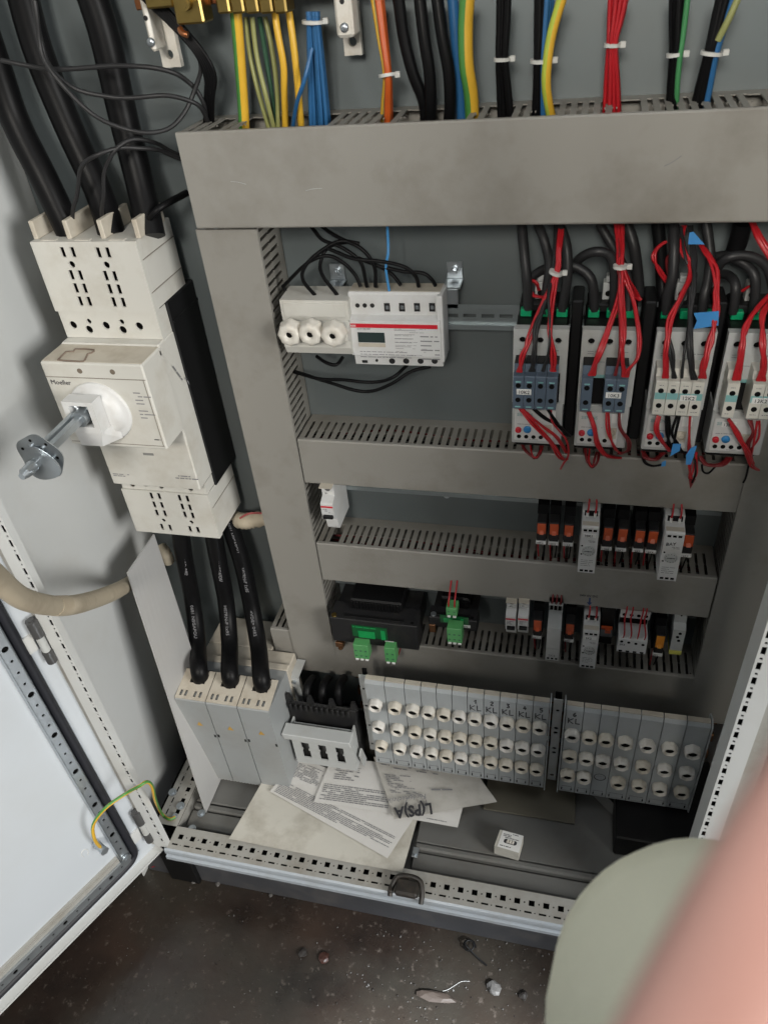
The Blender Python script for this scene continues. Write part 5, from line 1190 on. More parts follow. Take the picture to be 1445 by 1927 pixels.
cable('neutral_wire', 'thin light blue wire dropping to the meter', 'wire', [(762, 0, .03), (768, 150, .01), (755, 250, .01), (775, 380, .018)], .0019, mat('light_blue_wire', (.06, .26, .55), .4), 'E')
# contactor power cables
PG = 'dark cables feeding the contactors'
pc_ = [
 ('F', 'dark cable into the left clip of the leftmost contactor', [(235, 40, .03), (255, 250, .01), (275, 450, 0), (285, 660, 0)], .0062),
 ('F', 'dark cable curving into the middle clip of the leftmost contactor', [(350, 40, .03), (400, 160, .015), (435, 330, .01), (415, 520, .005), (390, 690, 0)], .0058),
 ('F', 'dark cable into the right clip of the leftmost contactor', [(510, 40, .03), (560, 200, .01), (570, 400, 0), (550, 550, 0), (530, 670, 0)], .0062),
 ('F', 'dark cable arching from first to second contactor, outermost arc', [(590, 380, .025), (660, 290, .01), (760, 245, 0), (860, 260, 0), (900, 340, 0), (910, 480, 0), (900, 670, 0)], .0058),
 ('F', 'dark cable arching low into the left clip of second contactor', [(300, 440, .03), (400, 370, .02), (560, 340, .01), (680, 380, .005), (750, 470, 0), (765, 670, 0)], .0060),
 ('F', 'dark cable running down behind the second red bundle', [(800, 40, .04), (870, 160, .03), (950, 300, .025), (1010, 450, .01), (1010, 670, 0)], .0056),
 ('F', 'black cable passing right of the second red bundle', [(1000, 40, .04), (1050, 200, .03), (1080, 420, .03), (1090, 560, .03)], .0068),
 ('G', 'dark cable into the left clip of the third contactor', [(375, 30, .03), (380, 220, .01), (370, 420, 0), (330, 560, 0), (320, 690, 0)], .0064),
 ('G', 'dark cable into the right clip of the third contactor', [(610, 30, .03), (640, 250, .02), (630, 420, .01), (600, 560, 0), (580, 700, 0)], .0060),
 ('G', 'grey cable arching over the rightmost contactor', [(690, 360, .01), (760, 290, 0), (880, 270, 0), (990, 300, 0), (1060, 370, 0), (1100, 520, 0)], .0056),
 ('G', 'dark cable arching into the middle clip of rightmost contactor', [(650, 290, .03), (760, 275, .02), (900, 340, .01), (970, 450, 0), (950, 690, 0)], .0058),
 ('G', 'dark cable curving into the left clip of rightmost contactor', [(700, 400, .035), (780, 420, .02), (825, 500, 0), (805, 690, 0)], .0058),
 ('G', 'black cable in shade falling above the rightmost contactor', [(880, 30, .035), (840, 180, .04), (800, 300, .04)], .0110),
 ('G', 'black cable behind the third contactor looms', [(260, 30, .04), (280, 250, .035), (290, 450, .03), (300, 600, .02)], .0075),
]
for zn, lb, pts, r in pc_: cable('power_cable', lb, 'cable', pts, r, CABLE2 if r < .007 else CABLE, zn, PG, n=12)
# red looms
def loom(label, zn, paths, tiept=None, tapes=(), down=()):
    p0 = aty(zn, *paths[0][0][-1]); o = thing('wire_loom', label, 'wire loom', p0, 'red control wire looms of the contactors')
    for pts, r, m, n in paths:
        for k in range(n):
            rg = random.Random(k * 7 + int(pts[0][0])); b = MB()
            off = [Vector((rg.uniform(-1, 1) * .0016 * (n > 1) * (1.8 if i not in (0,) else 1.2), rg.uniform(-.002, .002) * (n > 1), 0)) for i in range(len(pts))]
            off[-1] = Vector(((k - (n - 1) / 2) * .0017, 0, 0))
            b.tube([aty(zn, *q) + off[i] for i, q in enumerate(pts)], r, 6); b.build('wire', m, o, recalc=False)
    if tiept:
        b = MB(); tiegeo(b, aty(zn, *tiept[0]), (tiept[2], 0, 1), tiept[1]); b.build('cable_tie', TIE, o)
    for pts, in_ in tapes:
        b = MB(); q = [aty(zn, *p) for p in pts]; n = len(q)
        b.add(q + [v + Vector((0, .0008, 0)) for v in q], [tuple(range(n)), tuple(range(2 * n - 1, n - 1, -1))] + [(i, (i + 1) % n, n + (i + 1) % n, n + i) for i in range(n)]); b.build('tape_flag', BTAPE, o)
    return o
rw = .0018
o = loom('red and black wire loom with a tie above the leftmost contactor', 'F', [
    ([(540, 30, .03), (520, 200, .0), (490, 390, -.02), (400, 600, -.045), (300, 850, -.07), (240, 1000, -.08), (220, 1115, -.078)], rw, RED, 4),
    ([(520, 30, .03), (510, 200, .0), (495, 390, -.02), (460, 600, -.045), (440, 800, -.07), (465, 1000, -.08), (465, 1110, -.078)], rw, RED, 4),
    ([(480, 40, .03), (480, 250, .0), (460, 420, -.02), (400, 600, -.045), (340, 800, -.07), (320, 1000, -.08), (310, 1110, -.076)], rw, CABLE2, 4),
    ([(470, 420, -.02), (440, 560, -.045), (440, 780, -.07), (430, 950, -.08), (390, 1110, -.076)], rw * .9, CABLE2, 2),
    ([(385, 575, -.01), (320, 560, .0), (290, 510, .005), (310, 455, .01), (350, 470, .01), (360, 520, .015)], rw, RED, 2)], ((485, 395, -.021), .0085, .3))
loom('red wire loom with a tie fanning over the second contactor', 'F', [
    ([(925, 30, .03), (940, 200, .01), (950, 350, -.01), (950, 550, -.03), (880, 780, -.06), (800, 980, -.08), (745, 1140, -.078)], rw, RED, 5),
    ([(945, 30, .03), (950, 200, .01), (955, 350, -.01), (965, 600, -.04), (970, 850, -.075), (975, 1000, -.08), (985, 1150, -.078)], rw, RED, 4),
    ([(960, 30, .03), (960, 200, .01), (960, 350, -.01), (1040, 580, -.03), (1090, 800, -.06), (1095, 920, -.07), (1070, 1020, -.078), (1015, 1100, -.08), (1000, 1150, -.078)], rw, RED, 2),
    ([(930, 30, .03), (945, 340, -.01), (950, 600, -.04), (960, 950, -.08), (915, 1140, -.078)], rw * .8, DRED, 2),
    ([(960, 350, -.01), (1010, 460, .0), (1070, 560, .01), (1095, 595, .01)], rw, RED, 3)], ((952, 350, -.011), .0085, 0))
loom('red and black wire loom carrying blue tape flags on third contactor', 'G', [
    ([(450, 60, .03), (440, 220, .01), (500, 380, -.01), (440, 560, -.04), (350, 740, -.06), (325, 950, -.078), (315, 1160, -.078)], rw, RED, 4),
    ([(430, 60, .03), (480, 300, .0), (520, 420, -.01), (420, 600, -.04), (350, 800, -.065), (360, 1000, -.08), (380, 1160, -.077)], rw, CABLE2, 3),
    ([(500, 60, .03), (520, 300, .0), (520, 500, -.03), (490, 700, -.05), (490, 900, -.075), (510, 1050, -.08), (525, 1170, -.077)], rw, CABLE2, 4),
    ([(495, 500, -.03), (480, 800, -.06), (450, 1000, -.078), (435, 1160, -.077)], rw * .9, CABLE2, 1),
    ([(560, 170, .02), (620, 260, .0), (680, 380, -.02), (685, 550, -.04), (680, 700, -.055), (640, 900, -.072), (600, 1050, -.08), (585, 1160, -.078)], rw, RED, 5),
    ([(330, 470, .01), (270, 380, .01), (240, 290, .01), (260, 220, .015), (320, 170, .02)], rw, RED, 2),
    ([(340, 400, .02), (330, 300, .02), (380, 250, .02)], rw * 1.5, DRED, 2)], None,
    tapes=(([(490, 105, -.0), (520, 100, -.0), (600, 190, -.0), (480, 190, .0)], 0), ([(520, 690, -.058), (705, 675, -.062), (700, 780, -.062), (520, 805, -.058), (545, 745, -.058)], 0)))
loom('thick red wire loom over the rightmost contactor at the frame edge', 'G', [
    ([(1080, 550, -.02), (980, 650, -.04), (900, 780, -.06), (870, 950, -.078), (830, 1175, -.078)], rw, RED, 5),
    ([(1080, 600, -.03), (1020, 700, -.05), (1020, 900, -.075), (1030, 1050, -.08), (1010, 1180, -.078)], rw, RED, 6),
    ([(940, 20, .03), (1000, 150, .01), (1100, 300, .0)], rw * 1.4, RED, 5),
    ([(920, 490, .01), (870, 530, .015)], rw * .8, RED, 2)])
# wires under auxiliary contacts
def under(label, zn, paths, tapes=()):
    return loom(label, zn, paths, None, tapes)
UY = -.070
under('red and black wires fanning down from the leftmost auxiliary contacts', 'F', [
    ([(225, 1380, UY), (330, 1500, -.075), (450, 1620, -.07), (520, 1740, -.055), (560, 1750, -.03)], rw * .9, RED, 3), ([(240, 1380, UY), (360, 1500, -.07), (480, 1590, -.065), (560, 1700, -.04)], rw * .9, RED, 2),
    ([(320, 1385, UY), (400, 1450, -.07), (500, 1500, -.06), (580, 1580, -.04)], rw, CABLE, 3), ([(430, 1385, UY), (490, 1460, -.07), (540, 1540, -.05)], rw, CABLE, 2),
    ([(450, 1385, UY), (460, 1480, -.07), (560, 1610, -.06), (575, 1720, -.045), (540, 1780, -.04), (520, 1820, -.03)], rw * .8, RED, 1)])
under('dark red wire loops hanging beneath the leftmost overload relay', 'F', [
    ([(240, 1640, -.02), (260, 1690, -.035), (290, 1720, -.04), (340, 1740, -.04), (370, 1710, -.035), (385, 1640, -.02)], rw * .8, DRED, 3), ([(300, 1640, -.02), (315, 1720, -.04), (350, 1735, -.04), (380, 1680, -.03)], rw * .7, RED, 1)])
under('red wires hanging from the second contactor auxiliary contacts', 'F', [
    ([(725, 1405, UY), (760, 1530, -.075), (790, 1640, -.068), (850, 1720, -.055), (940, 1740, -.03)], rw, RED, 5), ([(860, 1410, UY), (870, 1540, -.075), (910, 1660, -.065), (960, 1710, -.04)], rw * .8, RED, 2),
    ([(935, 1410, UY), (950, 1520, -.075), (1005, 1620, -.068), (1000, 1690, -.055), (940, 1710, -.04)], rw * .8, DRED, 2)])
under('dark red wire loops hanging beneath the second overload relay', 'F', [
    ([(700, 1665, -.02), (715, 1760, -.04), (750, 1805, -.04), (775, 1760, -.038), (790, 1700, -.02)], rw * .8, DRED, 3), ([(730, 1665, -.02), (725, 1760, -.04), (750, 1800, -.045), (780, 1700, -.02)], rw * .7, RED, 1)])
under('wires with blue tape below the third contactor auxiliary contacts', 'G', [
    ([(265, 1435, UY), (255, 1530, -.075), (300, 1620, -.07), (350, 1690, -.055)], rw, RED, 3), ([(330, 1440, UY), (330, 1550, -.07), (350, 1640, -.06), (380, 1690, -.05)], rw, CABLE, 2),
    ([(410, 1440, UY), (380, 1560, -.072), (390, 1640, -.065), (440, 1700, -.055)], rw, CABLE, 2), ([(505, 1440, UY), (495, 1600, -.075), (490, 1750, -.06), (500, 1880, -.04), (530, 1850, -.03), (540, 1700, -.03)], rw * .8, RED, 2),
    ([(530, 1750, -.03), (535, 1850, -.04), (510, 1920, -.04)], rw * .8, CABLE, 1)],
    tapes=(([(370, 1640, -.072), (430, 1640, -.072), (420, 1690, -.072), (350, 1730, -.072)], 0), ([(500, 1670, -.074), (545, 1650, -.074), (530, 1700, -.074), (500, 1790, -.074), (465, 1790, -.074), (465, 1720, -.074)], 0), ([(290, 1775, -.05), (320, 1760, -.05), (318, 1800, -.05), (285, 1805, -.05)], 0)))
under('dark wire loops hanging beneath the third overload relay', 'G', [
    ([(160, 1690, -.02), (170, 1770, -.035), (210, 1800, -.04), (290, 1790, -.045)], rw * .8, CABLE, 2), ([(150, 1690, -.02), (180, 1740, -.03), (250, 1750, -.03), (300, 1700, -.02)], rw, DRED, 4)])
under('red wires gathered below the rightmost auxiliary contacts', 'G', [
    ([(780, 1460, UY), (840, 1570, -.075), (900, 1680, -.068), (940, 1780, -.05)], rw, RED, 4), ([(930, 1470, UY), (950, 1560, -.072), (910, 1650, -.065), (940, 1770, -.05)], rw * .8, DRED, 3),
    ([(985, 1470, UY), (980, 1600, -.072), (940, 1700, -.06), (940, 1790, -.045), (990, 1830, -.03)], rw * .8, RED, 2), ([(920, 1790, -.03), (900, 1880, -.03), (880, 1920, -.03)], rw * .8, CABLE, 1)])
under('dark red loops hanging beneath the rightmost overload relay', 'G', [
    ([(570, 1730, -.02), (620, 1790, -.03), (720, 1790, -.03), (780, 1740, -.02)], rw, DRED, 5), ([(580, 1790, -.03), (590, 1840, -.04), (630, 1850, -.04), (680, 1800, -.03)], rw * .8, CABLE, 1)])
# printed heavy cables below main switch
G3 = 'flat printed black cables to the fuse base'
for k, (lb, pts) in enumerate((('left printed black cable between main switch and fuse base', [(335, 960, .0), (345, 1040, .01), (362, 1130, .015), (372, 1210, -.035), (388, 1312, -.108)]),
                              ('middle printed black cable between main switch and fuse base', [(395, 960, .0), (408, 1040, .01), (425, 1130, .015), (432, 1210, -.035), (444, 1320, -.108)]),
                              ('right printed black cable between main switch and fuse base', [(428, 975, .035), (456, 1060, .025), (473, 1140, .015), (486, 1215, -.035), (502, 1330, -.108)]))):
    xe = nx0 + wN * (k + .53); cp = [at(*p) for p in pts[:4]] + [Vector((xe, YN + .055, nzt + .03)), Vector((xe, YN + .050, nzt - .004))]
    b = MB(); b.tube(cp, .0165, 16); o = tag(b.build('printed_cable', CABLE, recalc=False), lb, 'cable', G3)
    b = MB()
    P = [at(x - 5, y, Y - .0135) for x, y, Y in pts[:4]]
    for i in range(3):
        d = P[i + 1] - P[i]; L_ = d.length; dn = d.normalized()
        s_ = ('H07RN-F 1x95', '<VDE> 0482', '0681 NSGAFOU')[(i + k) % 3]
        text(s_, .0095, P[i] + dn * .01, dn, Vector((dn.z, 0, -dn.x)) * -1 if False else Vector((-dn.z, 0, dn.x)), INKG, o, 'cable_print', ext=.0006)
b = MB()
for k in range(3):
    x = (985, 1085, 1190)[k]; 
    q = aty('J', x - 30, 400, -.072); b.tube([q + Vector((0, .0, -.01)), q + Vector((0, .002, .012)), q + Vector((0, .018, .022)), q + Vector((0, .045, .010))], .0078, 12)
tag(b.build('tail_cable', CABLE), 'three black cables entering the black fuse switch from above', 'cables')
# corrugated conduit
def conduit(pts, label, r=.0125, sub=26):
    b = MB(); b.tube(pts, r, 14, sub=sub, rip=.08); o = b.build('corrugated_conduit', BEIGE, recalc=False); tag(o, label, 'conduit', 'beige corrugated conduits'); return o
conduit([at(-90, 1010, -.52), at(-20, 1075, -.46), at(40, 1125, -.42), at(100, 1140, -.365), at(140, 1138, -.33), at(178, 1128, -.262), at(212, 1115, -.19), atx(240, 1100, -.262), atx(285, 1070, -.275)], 'beige corrugated conduit curving over the left corner post', sub=34)
b = MB(); a_ = at(113, 1134, -.375); b.tube([at(104, 1140, -.362), at(124, 1139, -.345)], .0134, 16); tag(b.build('conduit_sleeve', mat('clear_tape', (.40, .34, .25), .5)), 'tape sleeve wrapped round the beige conduit', 'tape')
conduit([at(425, 970, .05), at(455, 980, .035), at(480, 978, .035), at(540, 968, .045)], 'short beige conduit piece behind the left upright duct', r=.0145, sub=8)
b = MB(); b.tube([at(452, 975, .02), at(470, 966, .018), at(500, 966, .02)], .002, 6); tag(b.build('pink_wire', mat('pink_wire', (.35, .08, .08), .4)), 'dull red wire lying on the short beige conduit', 'wire')
conduit([at(303, 1030, .03), at(312, 1042, .02), at(318, 1058, .02)], 'beige conduit end beside the left printed cable', r=.011, sub=6)
# ================================================================== partition sheet, bottom items
b = MB(); A = atx(238, 1078, -.225); Bk = atx(288, 1005, -.225); Cc = atz(386, 1530, -.999); Dd = Cc + (Bk - A); n = 8; vs = []
for i in range(n + 1):
    for j in range(n + 1):
        s_, t = i / n, j / n
        f = A.lerp(Cc, s_); g = Bk.lerp(Dd, s_); q = f.lerp(g, t); q.x += .006 * math.sin(3 * s_) * math.sin(2 * t) ; vs.append(q)
th = Vector((.0025, 0, 0)); m_ = (n + 1) ** 2
fs_ = []
for i in range(n):
    for j in range(n): a = i * (n + 1) + j; fs_ += [(a, a + 1, a + n + 2, a + n + 1), (m_ + a + n + 1, m_ + a + n + 2, m_ + a + 1, m_ + a)]
for i in range(n): a = i * (n + 1); fs_ += [(a, a + n + 1, m_ + a + n + 1, m_ + a)]; fs_ += [(i, m_ + i, m_ + i + 1, i + 1)]
b.add(vs + [v + th for v in vs], fs_)
tag(b.build('partition_sheet', mat('partition_paint', (.37, .37, .365), .5, var=.03, dirt=(.36, .34, .31), dirtamt=.3, dscale=5)), 'plain grey-white partition sheet leaning beside the fuse base', 'sheet')
# papers
def paper(name, label, corners, Z, m, lines=(), curl=0.002, tz=None, cat='paper'):
    c = [atz(x, y, Z + dz) for x, y, dz in corners]; n = 12; vs = []
    rg = random.Random(name + label)
    o1 = rg.random() * 10
    for i in range(n + 1):
        for j in range(n + 1):
            s_, t = i / n, j / n; p = (c[0].lerp(c[1], t)).lerp(c[3].lerp(c[2], t), s_)
            p.z += abs(noise.noise(Vector((s_ * 2.5 + o1, t * 2.5, 0)))) * curl + curl * 2.2 * max(0, abs(t - .5) + abs(s_ - .5) - .72) ** 1.5; vs.append(p)
    b = MB(); m_ = len(vs); up = Vector((0, 0, .0004)); fs_ = []
    for i in range(n):
        for j in range(n): a = i * (n + 1) + j; fs_ += [(a, a + 1, a + n + 2, a + n + 1), (m_ + a + n + 1, m_ + a + n + 2, m_ + a + 1, m_ + a)]
    b.add(vs + [v - up for v in vs], fs_, 0, True); o = b.build(name, m, recalc=False); tag(o, label, cat, 'papers lying on the cabinet floor')
    if lines:
        b = MB()
        for (u0, v0, u1, v1, rows, seed, fl_) in lines:    # in paper uv
            def Pq(u, v):
                p = (c[0].lerp(c[1], u)).lerp(c[3].lerp(c[2], u), v); p.z += curl + .0007; return p
            O = Pq(u0, v0); U = Pq(u1, v0) - O; V = O - Pq(u0, v1)
            prints(b, O, U, V, U.length, V.length, rows, 0, fill=fl_, h=.42, seed=seed)
        b.build('printed_text', INKG, o)
    return o
paper('envelope', 'large stained pale envelope lying lowest, nearest the front rail', [(505, 1452, 0), (800, 1490, 0), (757, 1643, 0), (431, 1580, 0)], -.978, PAPERD, curl=.004, cat='envelope')
paper('letter', 'white printed letter turned diagonally on top of the stained envelope', [(560, 1425, 0), (795, 1515, 0), (729, 1616, 0), (508, 1490, 0)], -.972, PAPER,
      lines=((.03, .66, .97, .98, 9, 3, .95), (.05, .10, .32, .5, 12, 5, .85)), curl=.001)
paper('letter', 'white printed letter lying square beneath the folded fuse handle', [(625, 1425, 0), (716, 1435, 0), (768, 1536, 0), (590, 1510, 0)], -.968, PAPER,
      lines=((.05, .60, .95, .95, 9, 4, .95), (.15, .10, .6, .5, 9, 6, .8)), curl=.001)
paper('letter', 'small white sheet corner showing beneath the company letter', [(745, 1490, 0), (872, 1515, 0), (861, 1558, 0), (735, 1535, 0)], -.966, PAPER, curl=.001, lines=((.5, .86, .98, .93, 1, 9, .7),))
lp = paper('company_letter', 'greyed company letter with a bold upside-down logo', [(703, 1425, 0), (900, 1460, 0), (935, 1510, 0), (742, 1543, 0)], -.961, PAPERG,
      lines=((.05, .30, .30, .62, 11, 8, .7), (.05, .12, .6, .2, 2, 12, .5), (.45, .55, .85, .62, 1, 15, .6)), curl=.003)
o1 = atz(818, 1508, -.955); o2 = atz(749, 1517, -.955); U = (o2 - o1); V = Vector((0, 0, 1)).cross(U) ; V = V if V.y < 0 else -V
text('L(PS)A', .032, atz(812, 1512, -.9545), U, V, INK, lp, 'logo_lettering', sx=-1 if U.cross(V).z < 0 else .82)
text('Fördertechnik', .0145, atz(801, 1494, -.9545), U, V, INKG, lp, 'logo_lettering', sx=.9)
b = MB(); c = atz(783, 1512, -.955); pts = [c + Vector((.020 * math.cos(a * .45), .020 * math.sin(a * .45), 0)) for a in range(15)]; b.tube(pts, .0006, 4); b.build('logo_ring', INKG, lp)
# red mark on envelope
# fuse box
bx = thing('fuse_carton', 'small white printed carton with dark window on the floor plate', 'box', atz(955, 1600, -.997))
c = [atz(x, y, -.968) for x, y in ((941, 1562), (985, 1574), (976, 1606), (930, 1592))]
b = MB(); b.hexa([Vector((v.x, v.y, -.9965)) for v in c] + c); b.build('carton_body', PAPERD, bx)
b = MB(); O = c[0] + Vector((0, 0, .0005)); U = c[1] - c[0]; V = c[0] - c[3]
b.add([v + Vector((0, 0, .0006)) for v in (c[0].lerp(c[1], .12), c[1], c[2], c[3].lerp(c[2], .12))], [(0, 1, 2, 3)]); b.build('printed_label', LABEL, bx)
b = MB(); prints(b, c[0].lerp(c[1], .2).lerp(c[3].lerp(c[2], .2), .08) + Vector((0, 0, .0007)), U, V, U.length * .7, V.length * .35, 4, 0, seed=5); prints(b, c[0].lerp(c[1], .2).lerp(c[3].lerp(c[2], .2), .85) + Vector((0, 0, .0007)), U, V, U.length * .5, V.length * .1, 1, 0, seed=6)
cw = c[0].lerp(c[2], .55) + Vector((0, 0, .0008)); un_ = U.normalized(); vn = V.normalized()
b.add([cw + un_ * (a * U.length * .27) + vn * (bb * V.length * .13) for a, bb in ((-1, -.6), (-.75, -1), (.75, -1), (1, -.6), (1, .6), (.75, 1), (-.75, 1), (-1, .6))], [tuple(range(8))]); b.build('carton_print', INK, bx)
b = MB()
for a in (-.4, 0, .4): b.cyl(cw + un_ * (a * U.length * .27) - vn * .003 + Vector((0, 0, .0002)), cw + un_ * (a * U.length * .27) + vn * .003 + Vector((0, 0, .0002)), .0022, 8)
b.build('fuse_link', PORC, bx)
# black clip on rail
kp = atz(768, 1668, -.975); b = MB()
b.tube([kp + Vector(q) for q in ((-.030, -.020, -.008), (-.029, -.008, .0), (-.021, .008, .009), (0, .012, .012), (.021, .008, .009), (.027, -.010, .0), (.027, -.024, -.008))], .0045, 8)
b.cbox(kp.x - .022, kp.x + .020, kp.y - .020, kp.y + .009, -.981, -.965, .004); b.cbox(kp.x - .034, kp.x - .026, kp.y - .018, kp.y - .004, -.981, -.970, .002)
tag(b.build('rail_clip', mat('sooty_plastic', (.022, .019, .016), .4, var=.3, dirt=(.07, .055, .04), dirtamt=.5, dscale=60)), 'black plastic clip sitting over the perforated front rail', 'clip')
# earth wire to the door
b = MB(); dE = dp(.115, -.012, -.865)
p_a = at(186, 1592, -.46); 
tgt = []
def dpt(px, py, w_):
    v = ray(px, py); P0 = H0 + DN * w_; t = ((P0 - CC).dot(DN)) / v.dot(DN); return CC + v * t
s0 = dpt(190, 1596, -.006)
b.tube([s0, dpt(178, 1580, .004), dpt(176, 1552, .012), dpt(200, 1520, .03), dpt(240, 1492, .04), at(262, 1480, -.35), at(276, 1472, -.34), at(286, 1480, -.33), at(292, 1505, -.315), atz(303, 1530, -.965), atz(318, 1542, -.976), atz(330, 1538, -.979)], .0031, 12, stripe=[1, 1, 1, 1, 1, 0, 0, 0, 1, 1, 1, 1], twist=.04)
eo = b.build('earth_strap', [GRN, YEL], recalc=False); tag(eo, 'green and yellow earth wire joining the door to the frame', 'earth wire')
b = MB(); b.cyl(s0 - DN * .016, s0 + DN * .008, .0068, 14); b.cyl(s0 + DN * .008, s0 + DN * .012, .0085, 6); b.build('cable_lug', ZINC, eo)
# red tape scrap and debris on floor
b = MB(); q = atz(303, 1628, -1.135)
for k in range(7):
    a = k * .8; rg = random.Random(k)
    b.add([q + Vector((rg.uniform(-.022, .022), rg.uniform(-.015, .02), rg.uniform(0, .02))) for _ in range(4)], [(0, 1, 2, 3)])
tag(b.build('tape_scrap', REDP), 'crumpled red plastic tape behind the door corner', 'tape')
b = MB(); q = atz(883, 1783, -1.136); pts = [q + Vector((.012 * math.cos(a * .9) * (1 - a * .04), .012 * math.sin(a * .9) * (1 - a * .04), .002 + .001 * a)) for a in range(12)] + [q + Vector((.020, -.018, .003)), q + Vector((.036, -.026, .001))]
b.tube(pts, .0016, 6, sub=4); tag(b.build('wire_curl', BLACK), 'small black curl of wire lying on the floor', 'wire scrap')
def lump(label, px, py, s, m, nm='rubble_piece', el=1.0):
    q = atz(px, py, -1.138); bm = bmesh.new(); bmesh.ops.create_icosphere(bm, subdivisions=2, radius=s)
    for v in bm.verts: v.co *= 1 + .45 * noise.noise(v.co * (1.2 / s) + Vector((px, py, 0))); v.co.z = v.co.z * .5 + s * .3; v.co.x *= el
    me = bpy.data.meshes.new(nm); bm.to_mesh(me); bm.free(); me.materials.append(m); o = inst(nm, me, q); o.rotation_euler = (0, 0, px); tag(o, label, 'debris', 'bits of debris on the floor'); return o
RUB = mat('rubble', (.10, .095, .09), .6, var=.3, scale=90); DRK = mat('dark_crumb', (.02, .017, .015), .4, var=.3, scale=90)
lump('pale whitish lump of rubble near the bottom edge of the floor', 930, 1862, .012, RUB); lump('long pale wood splinter lying near the bottom edge', 820, 1878, .010, mat('wood_splinter', (.06, .045, .036), .6), 'wood_splinter', 3.4)
lump('dark round nut-like piece on the floor below the rail clip', 570, 1795, .009, DRK); lump('dark brown crumb right of the nut-like piece', 610, 1804, .010, mat('brown_crumb', (.035, .014, .010), .4)); lump('dark crumb beside the pale rubble lump', 985, 1875, .008, DRK)
lump('pale chip just below the left of the front sill', 366, 1660, .005, RUB); lump('pale chip right of the other under the sill', 410, 1665, .005, RUB); lump('light chip on the dark floor near the sill centre', 510, 1686, .004, RUB)
b = MB(); rg = random.Random(5)
for k in range(260):
    if rg.random() < .55: px, py = rg.gauss(830, 150), rg.uniform(1750, 1940)
    else: px, py = rg.uniform(150, 1080), rg.uniform(1640, 1940)
    q = atz(px, py, -1.1385)
    if q.y > -.305: continue
    s_ = rg.choice([.0005, .0007, .0009, .0013]); a = rg.uniform(0, 6.28); el = rg.choice([1, 1, 1.6])
    u = Vector((math.cos(a), math.sin(a), rg.uniform(-.1, .3))) * s_ * el; v = Vector((-math.sin(a), math.cos(a), 0)) * s_; up = Vector((0, 0, s_ * 1.2))
    b.add([q - u - v, q + u - v, q + u + v, q - u + v, q + up], [(0, 1, 4), (1, 2, 4), (2, 3, 4), (3, 0, 4)], rg.choice([0, 0, 1]))
o = b.build('floor_grit', [RUB, DRK]); o['kind'] = 'stuff'; o['label'] = 'scattered pale and dark grit on the floor'; o['category'] = 'grit'
b = MB()
for k in range(4):
    px, py = rg.gauss(930, 110), rg.uniform(1730, 1930); q = atz(px, py, -1.138); a = rg.gauss(1.1, .7); L_ = rg.uniform(.02, .07); pts = []
    for i in range(5): pts.append(q + Vector((math.cos(a), math.sin(a), 0)) * L_ * i / 4 + Vector((rg.uniform(-1, 1), rg.uniform(-1, 1), 0)) * .004)
    if all(p.y < -.305 for p in pts): b.tube(pts, .0003, 3, sub=3)
o = b.build('cobweb_threads', LABEL); o['kind'] = 'stuff'; o['label'] = 'thin pale threads of cobweb stuck to the floor'; o['category'] = 'cobweb'
# note with arrow on the duct lid
o = text('24V 0V DC', .0062, aty('I', 450, 622, -.0005), UX, UZ, INK); tag(o, 'tiny handwritten note on the duct lid above the arrow', 'marking')
b = MB(); p = aty('I', 503, 650, 0); b.box(p.x - .0014, p.x + .0014, -.0005, 0, p.z - .003, p.z + .008); b.add([(p.x - .0045, -.0005, p.z - .002), (p.x + .0045, -.0005, p.z - .002), (p.x, -.0005, p.z - .009)], [(0, 1, 2)])
tag(b.build('arrow_mark', mat('blue_ink', (.02, .05, .16), .6)), 'small blue arrow drawn on the duct lid pointing down', 'marking')
b = MB(); p = aty('I', 1040, 25, 0); b.add([(p.x - .005, -.0006, p.z + .008), (p.x + .005, -.0006, p.z + .008), (p.x, -.0006, p.z - .010)], [(0, 1, 2)]); tag(b.build('red_mark', DRED), 'dark red pointed mark on the duct lid under the contactors', 'marking')
b = MB(); q0, q1 = aty('C', 928, 828, -.0203), aty('C', 1015, 775, -.0203); b.tube([q0, q0.lerp(q1, .5) + Vector((0, 0, -.0006)), q1], .0004, 4); tag(b.build('scratch_mark', INKG), 'short diagonal scratch on the top duct lid', 'marking')
for (zn, a_, b_, lb) in (('B', (98, 985), (182, 1000), 'pale scratch on the dark smudge of the top duct lid'), ('B', (505, 1035), (595, 1022), 'longer pale scratch on the top duct lid right of the smudge')):
    b = MB(); yy = -.0203 if zn == 'B' else -.0028
    q0, q1 = aty(zn, *a_, yy), aty(zn, *b_, yy); b.tube([q0, q0.lerp(q1, .5) + Vector((0, 0, .0008)), q1], .0003, 4); tag(b.build('scratch_mark', LGREY), lb, 'marking')
